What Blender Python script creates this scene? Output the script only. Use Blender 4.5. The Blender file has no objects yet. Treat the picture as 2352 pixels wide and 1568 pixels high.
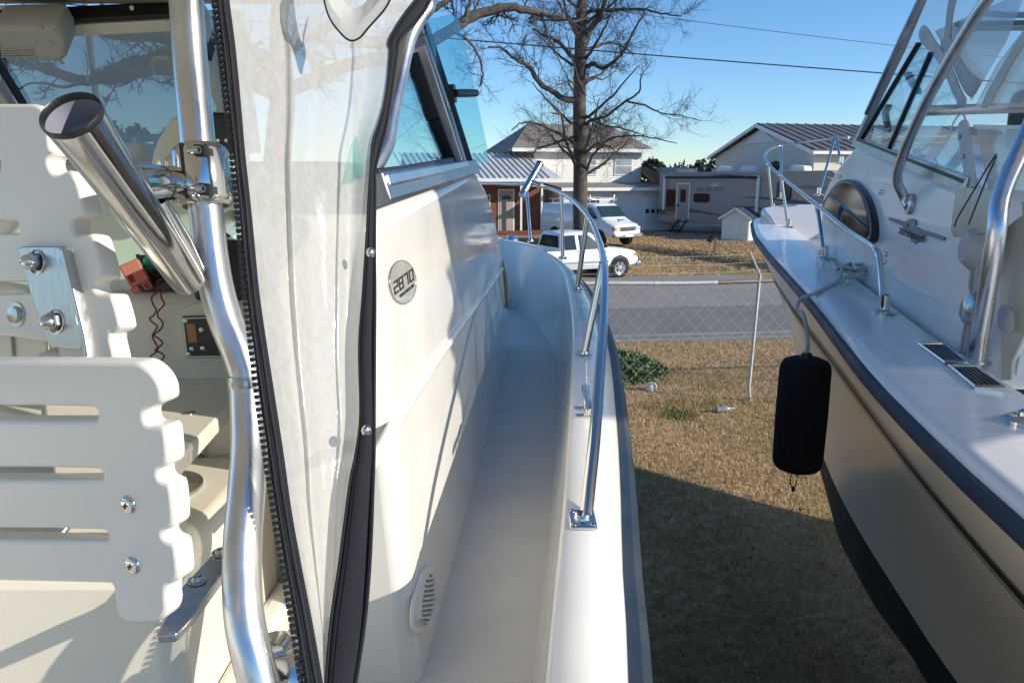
import bpy, bmesh, math, random
import numpy as np
from mathutils import Vector, Matrix
R = math.radians
random.seed(7)
S = bpy.context.scene
COL = S.collection

# ------------------------------------------------------------------ camera, sky, sun, exposure
F = 1700.0                      # focal length in pixels of a 2352 x 1568 picture
TH = R(12.4)                    # downward pitch
CT, ST = math.cos(TH), math.sin(TH)
CAM = Vector((0, 0, 3.3))
cd = bpy.data.cameras.new('camera'); cam = bpy.data.objects.new('camera', cd); COL.objects.link(cam)
cam.location = CAM; cam.rotation_euler = (R(90) - TH, 0, 0)
cd.sensor_width = 36; cd.lens = 36 * F / 2352; cd.clip_start = 0.02; cd.clip_end = 3000
S.camera = cam
SUN_AZ = R(-20.0)                 # 0 = straight from +X (right); positive = towards +Y (ahead)
SUN_EL = R(23.0)
sv = Vector((math.cos(SUN_AZ) * math.cos(SUN_EL), math.sin(SUN_AZ) * math.cos(SUN_EL), math.sin(SUN_EL)))
W = bpy.data.worlds.new('World'); S.world = W; W.use_nodes = True
nt = W.node_tree; bg = nt.nodes['Background']
sky = nt.nodes.new('ShaderNodeTexSky'); sky.sky_type = 'NISHITA'; sky.sun_disc = False
sky.sun_elevation = SUN_EL; sky.sun_rotation = R(90) - SUN_AZ
sky.air_density = 1.0; sky.dust_density = 0.0; sky.ozone_density = 6.0; sky.altitude = 0
hsv = nt.nodes.new('ShaderNodeHueSaturation'); hsv.inputs['Saturation'].default_value = 1.06
nt.links.new(sky.outputs[0], hsv.inputs['Color']); nt.links.new(hsv.outputs[0], bg.inputs[0]); bg.inputs[1].default_value = 0.145
ld = bpy.data.lights.new('sun', 'SUN'); ld.energy = 4.6; ld.angle = R(0.53); ld.color = (1.0, 0.93, 0.82)
sun = bpy.data.objects.new('sun', ld); COL.objects.link(sun)
sun.rotation_euler = (-sv).to_track_quat('-Z', 'Y').to_euler(); sun.location = (10, 0, 12)
S.view_settings.view_transform = 'Standard'; S.view_settings.look = 'None'
S.view_settings.exposure = 0.34; S.view_settings.gamma = 1; S.view_settings.use_curve_mapping = False

# ------------------------------------------------------------------ geometry helpers
def ray(px, py):
    x = (px - 1176) / F; y = (784 - py) / F
    return Vector((x, CT + y * ST, -ST + y * CT))
def at(px, py, d): return CAM + ray(px, py) * d
def onz(px, py, z): r = ray(px, py); return CAM + r * ((z - CAM.z) / r.z)
def onY(px, py, Y): r = ray(px, py); return CAM + r * (Y / r.y)
def onpl(px, py, P, n): r = ray(px, py); return CAM + r * ((P - CAM).dot(n) / r.dot(n))
def onsh(px, py, a, b):         # on the rising sheet z = a + b*Y
    r = ray(px, py); return CAM + r * ((a - CAM.z) / (r.z - b * r.y))
def zo(ox, oy, s):              # converts a point of an enlarged detail to photo pixels
    return lambda x, y: ((ox + x / s) / 1.63265, (oy + y / s) / 1.63265)
V3 = Vector
def catmull(P, n=6, closed=False):
    P = [V3(p) for p in P]; m = len(P); out = []
    if m < 3: return P
    rng = range(m) if closed else range(m - 1)
    for i in rng:
        if closed: a, b, c, d = P[(i-1) % m], P[i], P[(i+1) % m], P[(i+2) % m]
        else: a, b, c, d = P[max(i-1, 0)], P[i], P[i+1], P[min(i+2, m-1)]
        for k in range(n):
            t = k / n
            out.append(0.5 * ((2*b) + (c-a)*t + (2*a-5*b+4*c-d)*t*t + (3*b-a-3*c+d)*t**3))
    if not closed: out.append(P[-1])
    return out
def resample(P, n):
    P = [V3(p) for p in P]; L = [0]
    for a, b in zip(P, P[1:]): L.append(L[-1] + (b - a).length)
    out = []; j = 0
    for i in range(n):
        s = L[-1] * i / (n - 1)
        while j < len(P) - 2 and L[j+1] < s: j += 1
        t = (s - L[j]) / max(L[j+1] - L[j], 1e-9); out.append(P[j].lerp(P[j+1], min(max(t, 0), 1)))
    return out
def chaikin(P, it=2, q=.25):
    for _ in range(it):
        o = []
        for i in range(len(P)):
            a, b = V3(P[i]), V3(P[(i+1) % len(P)])
            o += [a.lerp(b, q), a.lerp(b, 1-q)]
        P = o
    return P

class MB:
    def __init__(s): s.v = []; s.f = []
    def add(s, vs, fs):
        o = len(s.v); s.v += [tuple(v) for v in vs]; s.f += [tuple(i + o for i in f) for f in fs]; return s
    def box(s, a, b, M=None):
        vs = [V3((x, y, z)) for x in (a[0], b[0]) for y in (a[1], b[1]) for z in (a[2], b[2])]
        if M is not None: vs = [M @ v for v in vs]
        return s.add(vs, [(0,1,3,2),(4,6,7,5),(0,4,5,1),(2,3,7,6),(0,2,6,4),(1,5,7,3)])
    def obox(s, c, u, v, w):    # centre and three half vectors
        vs = [V3(c) + a*V3(u) + b*V3(v) + e*V3(w) for a in (-1,1) for b in (-1,1) for e in (-1,1)]
        return s.add(vs, [(0,1,3,2),(4,6,7,5),(0,4,5,1),(2,3,7,6),(0,2,6,4),(1,5,7,3)])
    def bar(s, a, b, w, h, up=(0,0,1)):   # rectangular bar from a to b
        a, b = V3(a), V3(b); d = (b-a); u = d.cross(V3(up))
        if u.length < 1e-6: u = d.cross(V3((1,0,0)))
        u.normalize(); v = u.cross(d).normalized()
        return s.obox((a+b)/2, d/2, u*w/2, v*h/2)
    def tube(s, P, r, n=10, cap=True):
        P = [V3(p) for p in P]; m = len(P); rr = r if isinstance(r, (list, tuple)) else [r]*m
        T = [(P[min(i+1, m-1)] - P[max(i-1, 0)]).normalized() for i in range(m)]
        u = T[0].orthogonal().normalized(); vs = []; fs = []
        for i in range(m):
            u = (u - T[i]*u.dot(T[i])); u = u.normalized() if u.length > 1e-6 else T[i].orthogonal().normalized()
            w = T[i].cross(u)
            for k in range(n):
                a = 2*math.pi*k/n; vs.append(P[i] + (u*math.cos(a) + w*math.sin(a))*rr[i])
        for i in range(m-1):
            for k in range(n):
                k2 = (k+1) % n; fs.append((i*n+k, i*n+k2, (i+1)*n+k2, (i+1)*n+k))
        if cap: fs += [tuple(range(n-1, -1, -1)), tuple((m-1)*n+k for k in range(n))]
        return s.add(vs, fs)
    def loft(s, rows, closed=False):
        n = len(rows[0]); vs = [p for r in rows for p in r]; fs = []
        for i in range(len(rows)-1):
            for k in range(n if closed else n-1):
                k2 = (k+1) % n; fs.append((i*n+k, i*n+k2, (i+1)*n+k2, (i+1)*n+k))
        return s.add(vs, fs)
    def prism(s, poly, vec=None, poly2=None):
        n = len(poly); A = [V3(p) for p in poly]; B = [V3(p) for p in poly2] if poly2 else [p + V3(vec) for p in A]
        fs = [tuple(range(n-1, -1, -1)), tuple(n+k for k in range(n))]
        for k in range(n): k2 = (k+1) % n; fs.append((k, k2, n+k2, n+k))
        return s.add(A+B, fs)
    def lathe(s, c, axis, prof, n=20):    # prof: (along axis, radius)
        c, ax = V3(c), V3(axis).normalized(); u = ax.orthogonal().normalized(); w = ax.cross(u)
        rows = [[c + ax*h + (u*math.cos(2*math.pi*k/n) + w*math.sin(2*math.pi*k/n))*max(r, 1e-5) for k in range(n)] for h, r in prof]
        return s.loft(rows, True)
    def mesh(s, name, smooth=40, recalc=True):
        me = bpy.data.meshes.new(name); me.from_pydata(s.v, [], s.f); me.update()
        if recalc:
            b = bmesh.new(); b.from_mesh(me); bmesh.ops.recalc_face_normals(b, faces=b.faces); b.to_mesh(me); b.free()
        if smooth:
            me.polygons.foreach_set('use_smooth', [True]*len(me.polygons)); me.set_sharp_from_angle(angle=R(smooth))
        return me
    def build(s, name, mat, parent=None, smooth=40, bevel=0, seg=3, recalc=True, sub=0):
        return link(name, s.mesh(name, smooth, recalc), mat, parent, bevel, seg, sub)

WL = {}
def wl(o):                      # world position of an object made here
    return WL.get(o.name, V3((0,0,0)))
def link(name, me, mat, parent=None, bevel=0, seg=3, sub=0, loc=None):
    o = bpy.data.objects.new(name, me); COL.objects.link(o)
    if mat is not None and not me.materials: me.materials.append(MT[mat] if isinstance(mat, str) else mat)
    if parent is not None:
        o.parent = parent; o.location = (loc or V3((0,0,0))) - wl(parent)
    elif loc: o.location = loc
    WL[o.name] = V3(loc) if loc else V3((0,0,0))
    if bevel:
        m = o.modifiers.new('bevel', 'BEVEL'); m.width = bevel; m.segments = seg; m.limit_method = 'ANGLE'; m.angle_limit = R(35); m.harden_normals = False
    if sub:
        m = o.modifiers.new('sub', 'SUBSURF'); m.levels = sub; m.render_levels = sub
    return o
def thing(name, label, cat, loc=(0,0,0), group=None, rotz=0):
    o = bpy.data.objects.new(name, None); COL.objects.link(o); o.location = loc; o.empty_display_size = .2
    o.rotation_euler = (0, 0, rotz); o['label'] = label; o['category'] = cat
    if group: o['group'] = group
    WL[o.name] = V3(loc); return o
def local(name, label, cat, loc, rotz, group=None):   # parts of this one are given in its own axes
    o = thing(name, label, cat, loc, group, rotz); WL[o.name] = V3((0,0,0)); return o
def tag(o, label, cat, group=None, kind=None):
    if label: o['label'] = label
    if cat: o['category'] = cat
    if group: o['group'] = group
    if kind: o['kind'] = kind
    return o
def frame(P, n, up=(0,0,1)):
    n = V3(n).normalized(); u = V3(up).cross(n).normalized(); return (V3(P), u, n.cross(u), n)
def px2uv(p, fr): q = onpl(p[0], p[1], fr[0], fr[3]) - fr[0]; return (q.dot(fr[1]), q.dot(fr[2]))
def uv3(fr, u, v, w=0): return fr[0] + fr[1]*u + fr[2]*v + fr[3]*w
def flat_mesh(name, outlines, fr, th, bev=0, off=0, res=2):
    """outlines in metres on the frame; holes are further outlines"""
    c = bpy.data.curves.new(name, 'CURVE'); c.dimensions = '2D'; c.fill_mode = 'BOTH'
    c.extrude = max(th/2 - bev, 0); c.bevel_depth = bev; c.bevel_resolution = res; c.offset = -bev
    for P in outlines:
        sp = c.splines.new('POLY'); sp.points.add(len(P)-1); sp.use_cyclic_u = True
        for q, p in zip(sp.points, P): q.co = (p[0], p[1], 0, 1)
    t = bpy.data.objects.new('t', c); me = bpy.data.meshes.new_from_object(t)
    bpy.data.objects.remove(t); bpy.data.curves.remove(c)
    for v in me.vertices: v.co = uv3(fr, v.co.x, v.co.y, v.co.z + off)
    me.name = name; me.materials.clear()
    me.polygons.foreach_set('use_smooth', [True]*len(me.polygons)); me.set_sharp_from_angle(angle=R(38))
    return me
def plate(name, px, fr, th, mat, parent, bev=0, off=0, rnd=0, q=.25, holes=(), hr=None):
    O = [[px2uv(p, fr) for p in px]] + [[px2uv(p, fr) for p in h] for h in holes]
    def rd(P, n): return [(a.x, a.y) for a in chaikin([V3((p[0], p[1], 0)) for p in P], n, q)] if n else P
    O = [rd(P, rnd if i == 0 else (rnd if hr is None else hr)) for i, P in enumerate(O)]
    return link(name, flat_mesh(name, O, fr, th, bev, off), mat, parent)
def text_mesh(name, txt, quad, fr, th=.001, off=.002, shear=0, bold=0):
    """quad: photo pixels TL TR BR BL that the words fill"""
    c = bpy.data.curves.new(name, 'FONT'); c.body = txt; c.extrude = .001; c.shear = shear; c.offset = bold
    t = bpy.data.objects.new('t', c); me = bpy.data.meshes.new_from_object(t); bpy.data.objects.remove(t)
    xs = [v.co.x for v in me.vertices]; ys = [v.co.y for v in me.vertices]
    x0, x1, y0, y1 = min(xs), max(xs), min(ys), max(ys)
    Q = [V3((*px2uv(p, fr), 0)) for p in quad]
    for v in me.vertices:
        a = (v.co.x-x0)/(x1-x0); b = (v.co.y-y0)/(y1-y0)
        q = (Q[3]*(1-a)+Q[2]*a)*(1-b) + (Q[0]*(1-a)+Q[1]*a)*b
        v.co = uv3(fr, q.x, q.y, off + (th if v.co.z > 0 else 0))
    me.name = name; me.materials.clear(); return me
def ell(c, a, b, n=28, rot=0):
    return [(c[0]+a*math.cos(t)*math.cos(rot)-b*math.sin(t)*math.sin(rot), c[1]+a*math.cos(t)*math.sin(rot)+b*math.sin(t)*math.cos(rot)) for t in [2*math.pi*k/n for k in range(n)]]

# ------------------------------------------------------------------ materials
MT = {}
def mat(name, col, rough=.5, metal=0., coat=0., var=0., vs=3., bump=0., bs=40., spec=.5, col2=None, rv=0., stretch=None):
    m = bpy.data.materials.new(name); m.use_nodes = True; t = m.node_tree; N = t.nodes; L = t.links
    p = N['Principled BSDF']; p.inputs['Base Color'].default_value = (*col, 1); p.inputs['Roughness'].default_value = rough
    p.inputs['Metallic'].default_value = metal; p.inputs['Coat Weight'].default_value = coat; p.inputs['Coat Roughness'].default_value = .05
    p.inputs['Specular IOR Level'].default_value = spec
    tc = N.new('ShaderNodeTexCoord'); src = tc.outputs['Object']
    if stretch:
        mp = N.new('ShaderNodeMapping'); mp.inputs['Scale'].default_value = stretch; L.new(src, mp.inputs[0]); src = mp.outputs[0]
    if var or col2 or rv:
        n = N.new('ShaderNodeTexNoise'); n.inputs['Scale'].default_value = vs; n.inputs['Detail'].default_value = 6; n.inputs['Roughness'].default_value = .6
        L.new(src, n.inputs['Vector'])
        r = N.new('ShaderNodeValToRGB'); r.color_ramp.elements[0].position = .32; r.color_ramp.elements[1].position = .68
        a = col; b = col2 if col2 else tuple(min(1, c*(1+var)) for c in col)
        if not col2: a = tuple(c*(1-var) for c in col)
        r.color_ramp.elements[0].color = (*a, 1); r.color_ramp.elements[1].color = (*b, 1)
        L.new(n.outputs['Fac'], r.inputs[0]); L.new(r.outputs[0], p.inputs['Base Color'])
        if rv:
            mr = N.new('ShaderNodeMapRange'); mr.inputs['To Min'].default_value = max(rough-rv, .01); mr.inputs['To Max'].default_value = rough+rv
            mr.inputs['From Min'].default_value = .3; mr.inputs['From Max'].default_value = .7
            L.new(n.outputs['Fac'], mr.inputs[0]); L.new(mr.outputs[0], p.inputs['Roughness'])
    if bump:
        n2 = N.new('ShaderNodeTexNoise'); n2.inputs['Scale'].default_value = bs; n2.inputs['Detail'].default_value = 5; L.new(src, n2.inputs['Vector'])
        b_ = N.new('ShaderNodeBump'); b_.inputs['Strength'].default_value = bump; b_.inputs['Distance'].default_value = .02
        L.new(n2.outputs['Fac'], b_.inputs['Height']); L.new(b_.outputs[0], p.inputs['Normal'])
    MT[name] = m; return m
def glass(name, tint, refl=1.0, rough=.0, haze=0., hcol=(.8,.82,.84), hscale=6, stretch=(1,1,1), hvar=.5, ior=1.5, crinkle=0):
    m = bpy.data.materials.new(name); m.use_nodes = True; t = m.node_tree; N = t.nodes; L = t.links
    for n in list(N):
        if n.type != 'OUTPUT_MATERIAL': N.remove(n)
    out = [n for n in N if n.type == 'OUTPUT_MATERIAL'][0]
    tr = N.new('ShaderNodeBsdfTransparent'); tr.inputs[0].default_value = (*tint, 1)
    gl = N.new('ShaderNodeBsdfGlossy'); gl.inputs['Roughness'].default_value = rough; gl.inputs['Color'].default_value = (1,1,1,1)
    fr = N.new('ShaderNodeFresnel'); fr.inputs['IOR'].default_value = ior
    mu = N.new('ShaderNodeMath'); mu.operation = 'MULTIPLY'; mu.inputs[1].default_value = refl; mu.use_clamp = True; L.new(fr.outputs[0], mu.inputs[0])
    base = tr.outputs[0]
    if haze:
        df = N.new('ShaderNodeBsdfDiffuse'); df.inputs[0].default_value = (*hcol, 1)
        tl = N.new('ShaderNodeBsdfTranslucent'); tl.inputs[0].default_value = (*hcol, 1)
        ad = N.new('ShaderNodeMixShader'); ad.inputs[0].default_value = .5; L.new(df.outputs[0], ad.inputs[1]); L.new(tl.outputs[0], ad.inputs[2])
        tc = N.new('ShaderNodeTexCoord'); mp = N.new('ShaderNodeMapping'); mp.inputs['Scale'].default_value = stretch; L.new(tc.outputs['Object'], mp.inputs[0])
        no = N.new('ShaderNodeTexNoise'); no.inputs['Scale'].default_value = hscale; no.inputs['Detail'].default_value = 8; no.inputs['Roughness'].default_value = .7; L.new(mp.outputs[0], no.inputs['Vector'])
        mr = N.new('ShaderNodeMapRange'); mr.inputs['From Min'].default_value = .3; mr.inputs['From Max'].default_value = .75
        mr.inputs['To Min'].default_value = haze*(1-hvar); mr.inputs['To Max'].default_value = min(haze*(1+hvar), 1); L.new(no.outputs['Fac'], mr.inputs[0])
        mx = N.new('ShaderNodeMixShader'); L.new(mr.outputs[0], mx.inputs[0]); L.new(tr.outputs[0], mx.inputs[1]); L.new(ad.outputs[0], mx.inputs[2]); base = mx.outputs[0]
    if crinkle:
        c1 = N.new('ShaderNodeTexCoord'); c2 = N.new('ShaderNodeMapping'); c2.inputs['Scale'].default_value = (1, 1, .28); L.new(c1.outputs['Object'], c2.inputs[0])
        c3 = N.new('ShaderNodeTexNoise'); c3.inputs['Scale'].default_value = 30; c3.inputs['Detail'].default_value = 3; L.new(c2.outputs[0], c3.inputs['Vector'])
        c4 = N.new('ShaderNodeBump'); c4.inputs['Strength'].default_value = crinkle; c4.inputs['Distance'].default_value = .01; L.new(c3.outputs['Fac'], c4.inputs['Height'])
        L.new(c4.outputs[0], gl.inputs['Normal'])
        if haze: L.new(c4.outputs[0], df.inputs['Normal']); L.new(c4.outputs[0], tl.inputs['Normal'])
    m2 = N.new('ShaderNodeMixShader'); L.new(mu.outputs[0], m2.inputs[0]); L.new(base, m2.inputs[1]); L.new(gl.outputs[0], m2.inputs[2])
    L.new(m2.outputs[0], out.inputs[0]); MT[name] = m; return m

mat('gelcoat', (.80,.765,.69), .2, coat=.4, var=.035, vs=2.2, rv=.08)
mat('gelcoat_grey', (.78,.755,.73), .25, coat=.3, var=.02, vs=1.5, rv=.06)
mat('cream', (.74,.68,.55), .4, coat=.1, var=.04, vs=2.5)
mat('cream_floor', (.73,.68,.59), .55, var=.06, vs=5, bump=.15, bs=420)
mat('board', (.80,.755,.67), .34, var=.02, vs=4, coat=.1)
mat('stainless', (.66,.645,.62), .13, 1, rv=.05, vs=6)
mat('steel_dull', (.55,.55,.53), .25, 1, rv=.1, vs=14, var=.12)
mat('aluminium', (.70,.705,.715), .30, 1, rv=.07, vs=9, var=.08)
mat('alu_frame', (.40,.40,.41), .35, 1, rv=.1, vs=10)
mat('navy', (.012,.034,.072), .5, var=.15, vs=6, rv=.1, spec=.25)
mat('navy_grey', (.05,.06,.07), .6, var=.3, vs=10)
mat('black', (.012,.012,.013), .5)
mat('fabric', (.016,.016,.018), .95, spec=.3, bump=.3, bs=300)
mat('canvas', (.018,.019,.024), .85, spec=.25, bump=.25, bs=500)
mat('plastic_black', (.015,.015,.016), .35)
mat('grey_trim', (.42,.41,.39), .6, var=.1, vs=12)
mat('white_canvas', (.52,.51,.47), .75, var=.12, vs=9, bump=.15, bs=60)
mat('hull_beige', (.90,.79,.65), .24, coat=.25, var=.03, vs=2)
mat('bottom_paint', (.012,.014,.02), .7, var=.3, vs=4)
mat('rope', (.62,.60,.53), .9, bump=.6, bs=180, var=.12, vs=60)
mat('plastic_grey', (.42,.40,.37), .5, var=.04)
mat('pink', (.62,.17,.11), .5); mat('teal', (.01,.22,.13), .45); mat('red_wire', (.16,.008,.01), .45)
mat('orange_tag', (.42,.20,.08), .6); mat('emblem', (.46,.45,.41), .22, coat=.8, var=.12, vs=12)
mat('ink', (.015,.016,.02), .4); mat('ink_grey', (.16,.18,.21), .45)
mat('screen', (.02,.022,.025), .12)
mat('brick', (.22,.085,.05), .85, col2=(.15,.055,.035), vs=30, bump=.3, bs=60)
mat('metal_roof', (.60,.59,.57), .5, .1, var=.06, vs=1); mat('shingle', (.21,.185,.16), .9, col2=(.28,.25,.22), vs=9, bump=.4, bs=30)
mat('dark_roof', (.13,.125,.12), .6, var=.2, vs=2); mat('navy_roof', (.025,.05,.075), .6, var=.15, vs=5)
mat('siding', (.74,.71,.64), .7, var=.05, vs=1.2); mat('siding_tan', (.62,.58,.50), .75, var=.05, vs=1); mat('siding_grey', (.64,.64,.64), .7, var=.05, vs=1.2)
mat('trim', (.74,.73,.70), .6); mat('door_tan', (.34,.31,.25), .6)
mat('window_dark', (.02,.025,.03), .06, spec=.8); mat('curtain_red', (.07,.02,.015), .12)
mat('vehicle_white', (.74,.74,.73), .28, coat=.6, var=.02); mat('rubber', (.015,.015,.015), .85); mat('rim', (.45,.45,.46), .3, .8)
mat('chrome', (.7,.7,.7), .1, 1); mat('amber', (.55,.16,.01), .3); mat('lens', (.5,.52,.53), .1, spec=.8); mat('grille', (.05,.05,.055), .4)
mat('rv_side', (.30,.27,.25), .35, var=.03); mat('rv_pink', (.33,.25,.22), .4); mat('rv_swoosh', (.06,.06,.075), .4); mat('rv_brown', (.15,.09,.06), .4)
mat('bark', (.055,.046,.039), .95, col2=(.12,.10,.085), vs=6, bump=.6, bs=30)
mat('bark_pale', (.085,.075,.062), .95, col2=(.045,.038,.031), vs=4, bump=.4, bs=20)
mat('leaf_dark', (.018,.035,.015), .7, col2=(.05,.075,.03), vs=2); mat('leaf_far', (.025,.04,.022), .8, col2=(.05,.07,.035), vs=1)
mat('weed', (.05,.10,.02), .7, col2=(.10,.15,.03), vs=12); mat('weed_dark', (.04,.085,.028), .75, col2=(.13,.19,.06), vs=10)
mat('galv', (.56,.56,.54), .5, .3, var=.15, vs=20); mat('galv_rust', (.34,.30,.26), .55, .5, col2=(.25,.15,.09), vs=5)
mat('asphalt', (.23,.205,.18), .9, col2=(.29,.26,.23), vs=.8, bump=.35, bs=25); mat('asphalt_dark', (.16,.148,.135), .9, col2=(.20,.185,.17), vs=.9, bump=.35, bs=25)
mat('concrete', (.24,.225,.20), .85, var=.1, vs=1); mat('mulch', (.16,.05,.03), .95, var=.3, vs=6)
mat('wood_grey', (.16,.13,.10), .9, var=.25, vs=20); mat('cable', (.02,.02,.02), .7)
mat('white_block', (.62,.60,.55), .8, var=.08, vs=14); mat('bottle', (.22,.25,.26), .25)
mat('blade_tan', (.56,.37,.175), .85, col2=(.36,.22,.095), vs=1.6); mat('blade_pale', (.78,.60,.38), .85, col2=(.54,.38,.20), vs=2.2); mat('blade_green', (.22,.19,.06), .8, col2=(.38,.28,.11), vs=1.1)
glass('clear_glass', (.90,.96,.96), .3); glass('tint_glass', (.72,.89,.88), .4); glass('windshield', (.74,.87,.86), .8)
glass('window_tint', (.05,.05,.06), 1.2)
glass('vinyl', (.90,.91,.91), 1.0, .09, .74, (.82,.805,.76), 60, (1.6,1.6,1.0), .14, crinkle=.16)
glass('vinyl_shade', (.62,.62,.58), .8, .2, .80, (.50,.50,.47), 4, (4,4,1.0), .2)  # haze made dense so the added curtain shades the near cabin
glass('vinyl_old', (.88,.88,.87), .5, .12, .16, (.70,.70,.67), 4, (4,4,1.0), .5)
glass('vinyl_door', (.72,.72,.68), .8, .18, .55, (.60,.59,.53), 4, (4,4,1.0), .4)

# ------------------------------------------------------------------ ground, road, lawns
DA, DB = V3((5.6, 36.5, 0)), V3((11.6, 23.6, 0))       # the ditch across the far lawn
def gh(x, y):
    if y < 20 or y > 45: return 0
    d = DB - DA; t = ((x-DA.x)*d.x + (y-DA.y)*d.y) / d.length_squared
    if t < -.15 or t > 1.2: return 0
    q = abs((x-DA.x)*d.y - (y-DA.y)*d.x) / d.length
    e = min(1, (t+.15)*6, (1.2-t)*6)
    return -.85*e*max(0, 1-(q/1.0)**2) + .1*e*math.exp(-((q-1.5)/.6)**2)
xs = np.concatenate([[-900,-300,-120,-60,-35], np.arange(-20, 40, .6), [42,46,52,60,80,120,300,900]])
ys = np.concatenate([[-400,-120,-40,-12,-4], np.arange(0, 50, .5), [51,54,60,70,90,130,220,450,1500]])
vs = [(x, y, gh(x, y)) for y in ys for x in xs]; nx = len(xs)
b = MB(); b.add(vs, [(j*nx+i, j*nx+i+1, (j+1)*nx+i+1, (j+1)*nx+i) for j in range(len(ys)-1) for i in range(nx-1)])
gm = bpy.data.materials.new('lawn'); gm.use_nodes = True; MT['lawn'] = gm
N = gm.node_tree.nodes; L = gm.node_tree.links; p = N['Principled BSDF']; p.inputs['Roughness'].default_value = .95; p.inputs['Specular IOR Level'].default_value = .1
tc = N.new('ShaderNodeTexCoord')
def noi(s, d=6):
    n = N.new('ShaderNodeTexNoise'); n.inputs['Scale'].default_value = s; n.inputs['Detail'].default_value = d; n.inputs['Roughness'].default_value = .65; L.new(tc.outputs['Object'], n.inputs['Vector']); return n
def ramp(n, st):
    r = N.new('ShaderNodeValToRGB'); e = r.color_ramp.elements
    e[0].position, e[0].color = st[0][0], (*st[0][1], 1); e[1].position, e[1].color = st[-1][0], (*st[-1][1], 1)
    for pos, c in st[1:-1]: q = e.new(pos); q.color = (*c, 1)
    L.new(n.outputs['Fac'], r.inputs[0]); return r
def mixc(f, a, b_):
    m = N.new('ShaderNodeMix'); m.data_type = 'RGBA'; L.new(f, m.inputs[0]); L.new(a, m.inputs[6]); L.new(b_, m.inputs[7]); return m.outputs[2]
fine = ramp(noi(9, 8), [(.3, (.22,.14,.07)), (.5, (.43,.29,.15)), (.7, (.60,.44,.26))])
big = ramp(noi(.35, 5), [(.42, (0,0,0)), (.6, (1,1,1))])
grn = ramp(noi(6, 8), [(.3, (.20,.155,.065)), (.7, (.42,.31,.15))])
L.new(mixc(big.outputs[0], fine.outputs[0], grn.outputs[0]), p.inputs['Base Color'])
bp = N.new('ShaderNodeBump'); bp.inputs['Strength'].default_value = .8; bp.inputs['Distance'].default_value = .06; L.new(noi(14, 8).outputs['Fac'], bp.inputs['Height']); L.new(bp.outputs[0], p.inputs['Normal'])
g = b.build('ground', 'lawn', smooth=60, recalc=False); g['kind'] = 'structure'

rd = V3((4.1, .5, 0)).normalized(); rn = V3((-rd.y, rd.x, 0)); r0 = V3((2.12, 15.3, 0))
def strip(name, a, w, z, m, l0=-300, l1=300):
    b = MB(); n = 60; rows = []
    for k in range(n+1):
        q = r0 + rd*(l0+(l1-l0)*k/n); rows.append([q+rn*a+V3((0,0,z)), q+rn*(a+w)+V3((0,0,z))])
    o = b.loft(rows).build(name, m, recalc=False); o['kind'] = 'structure'; return o
strip('road', 0, 9.6, .012, 'asphalt')
strip('road_lane_patch', .35, 3.2, .017, 'asphalt_dark')
strip('road_shoulder', -.45, .43, .008, 'concrete')
b = MB(); b.add([onz(1490,536,.01), onz(1560,552,.01), onz(1900,566,.01), onz(2100,560,.01), onz(2100,500,.01), onz(1490,505,.01)], [(0,1,2,3,4,5)])
d = b.build('driveway', 'concrete', recalc=False); d['kind'] = 'structure'

# grass blades as loose geometry
def blades(name, n, xr, yr, hr, w, m, label, keep=None, seed=1, zoff=0, clump=0):
    rs = np.random.RandomState(seed); x = rs.uniform(*xr, n); y = rs.uniform(*yr, n)
    if keep is not None: k = keep(x, y, rs); x, y = x[k], y[k]
    n = len(x); h = rs.uniform(*hr, n); a = rs.uniform(0, 6.283, n); l = rs.uniform(.2, 1.1, n)*h; b_ = rs.uniform(0, 6.283, n)
    z = np.array([gh(i, j) for i, j in zip(x, y)]) if yr[1] > 20 else np.zeros(n)
    z = z + zoff
    wx, wy = np.cos(a)*w/2, np.sin(a)*w/2; lx, ly = np.cos(b_)*l, np.sin(b_)*l
    v = np.zeros((n, 3, 3)); v[:,0] = np.stack([x-wx, y-wy, z-.002], 1); v[:,1] = np.stack([x+wx, y+wy, z-.002], 1); v[:,2] = np.stack([x+lx, y+ly, z+h], 1)
    me = bpy.data.meshes.new(name); me.vertices.add(3*n); me.vertices.foreach_set('co', v.ravel()); me.loops.add(3*n); me.loops.foreach_set('vertex_index', np.arange(3*n)); me.polygons.add(n)
    me.polygons.foreach_set('loop_start', np.arange(0, 3*n, 3)); me.polygons.foreach_set('loop_total', np.full(n, 3)); me.update(calc_edges=True)
    o = link(name, me, m); tag(o, label, 'grass', kind='stuff'); return o
gap = lambda x, y, rs: (x > .12*y) & (x < .62*y+.6)
def near_green(x, y, rs):
    f = np.sin(x*1.9+y*.7)+np.sin(y*1.3-x*.8)+np.sin(x*4.1)*.4+np.sin(y*3.7+1)*.4
    return gap(x, y, rs) & (f > .9+rs.uniform(-.6, .6, len(x)))
cen = np.random.RandomState(77).uniform(0, 1, (420, 2))*np.array([8.7, 12])+np.array([.3, 3])
def clumpy(x, y, rs): return gap(x, y, rs) & (np.sin(x*5.3+np.sin(y*3.1)*1.7)+np.sin(y*4.7+np.sin(x*2.3)*2.1) > rs.uniform(-1.9, .7, len(x)))
def tufty(x, y, rs):
    d = np.full(len(x), 9.)
    for c in cen: d = np.minimum(d, (x-c[0])**2+(y-c[1])**2)
    return gap(x, y, rs) & (d < (.14*rs.uniform(.1, 1, len(x)))**2)
blades('dry_grass', 100000, (.3, 9), (3, 15.0), (.02, .06), .009, 'blade_tan', 'dry tan winter grass between the two boats', gap, 1)
blades('straw_grass', 60000, (.3, 9), (3, 15.0), (.015, .05), .008, 'blade_pale', 'pale dead straw in the lawn between the boats', clumpy, 2)
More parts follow.
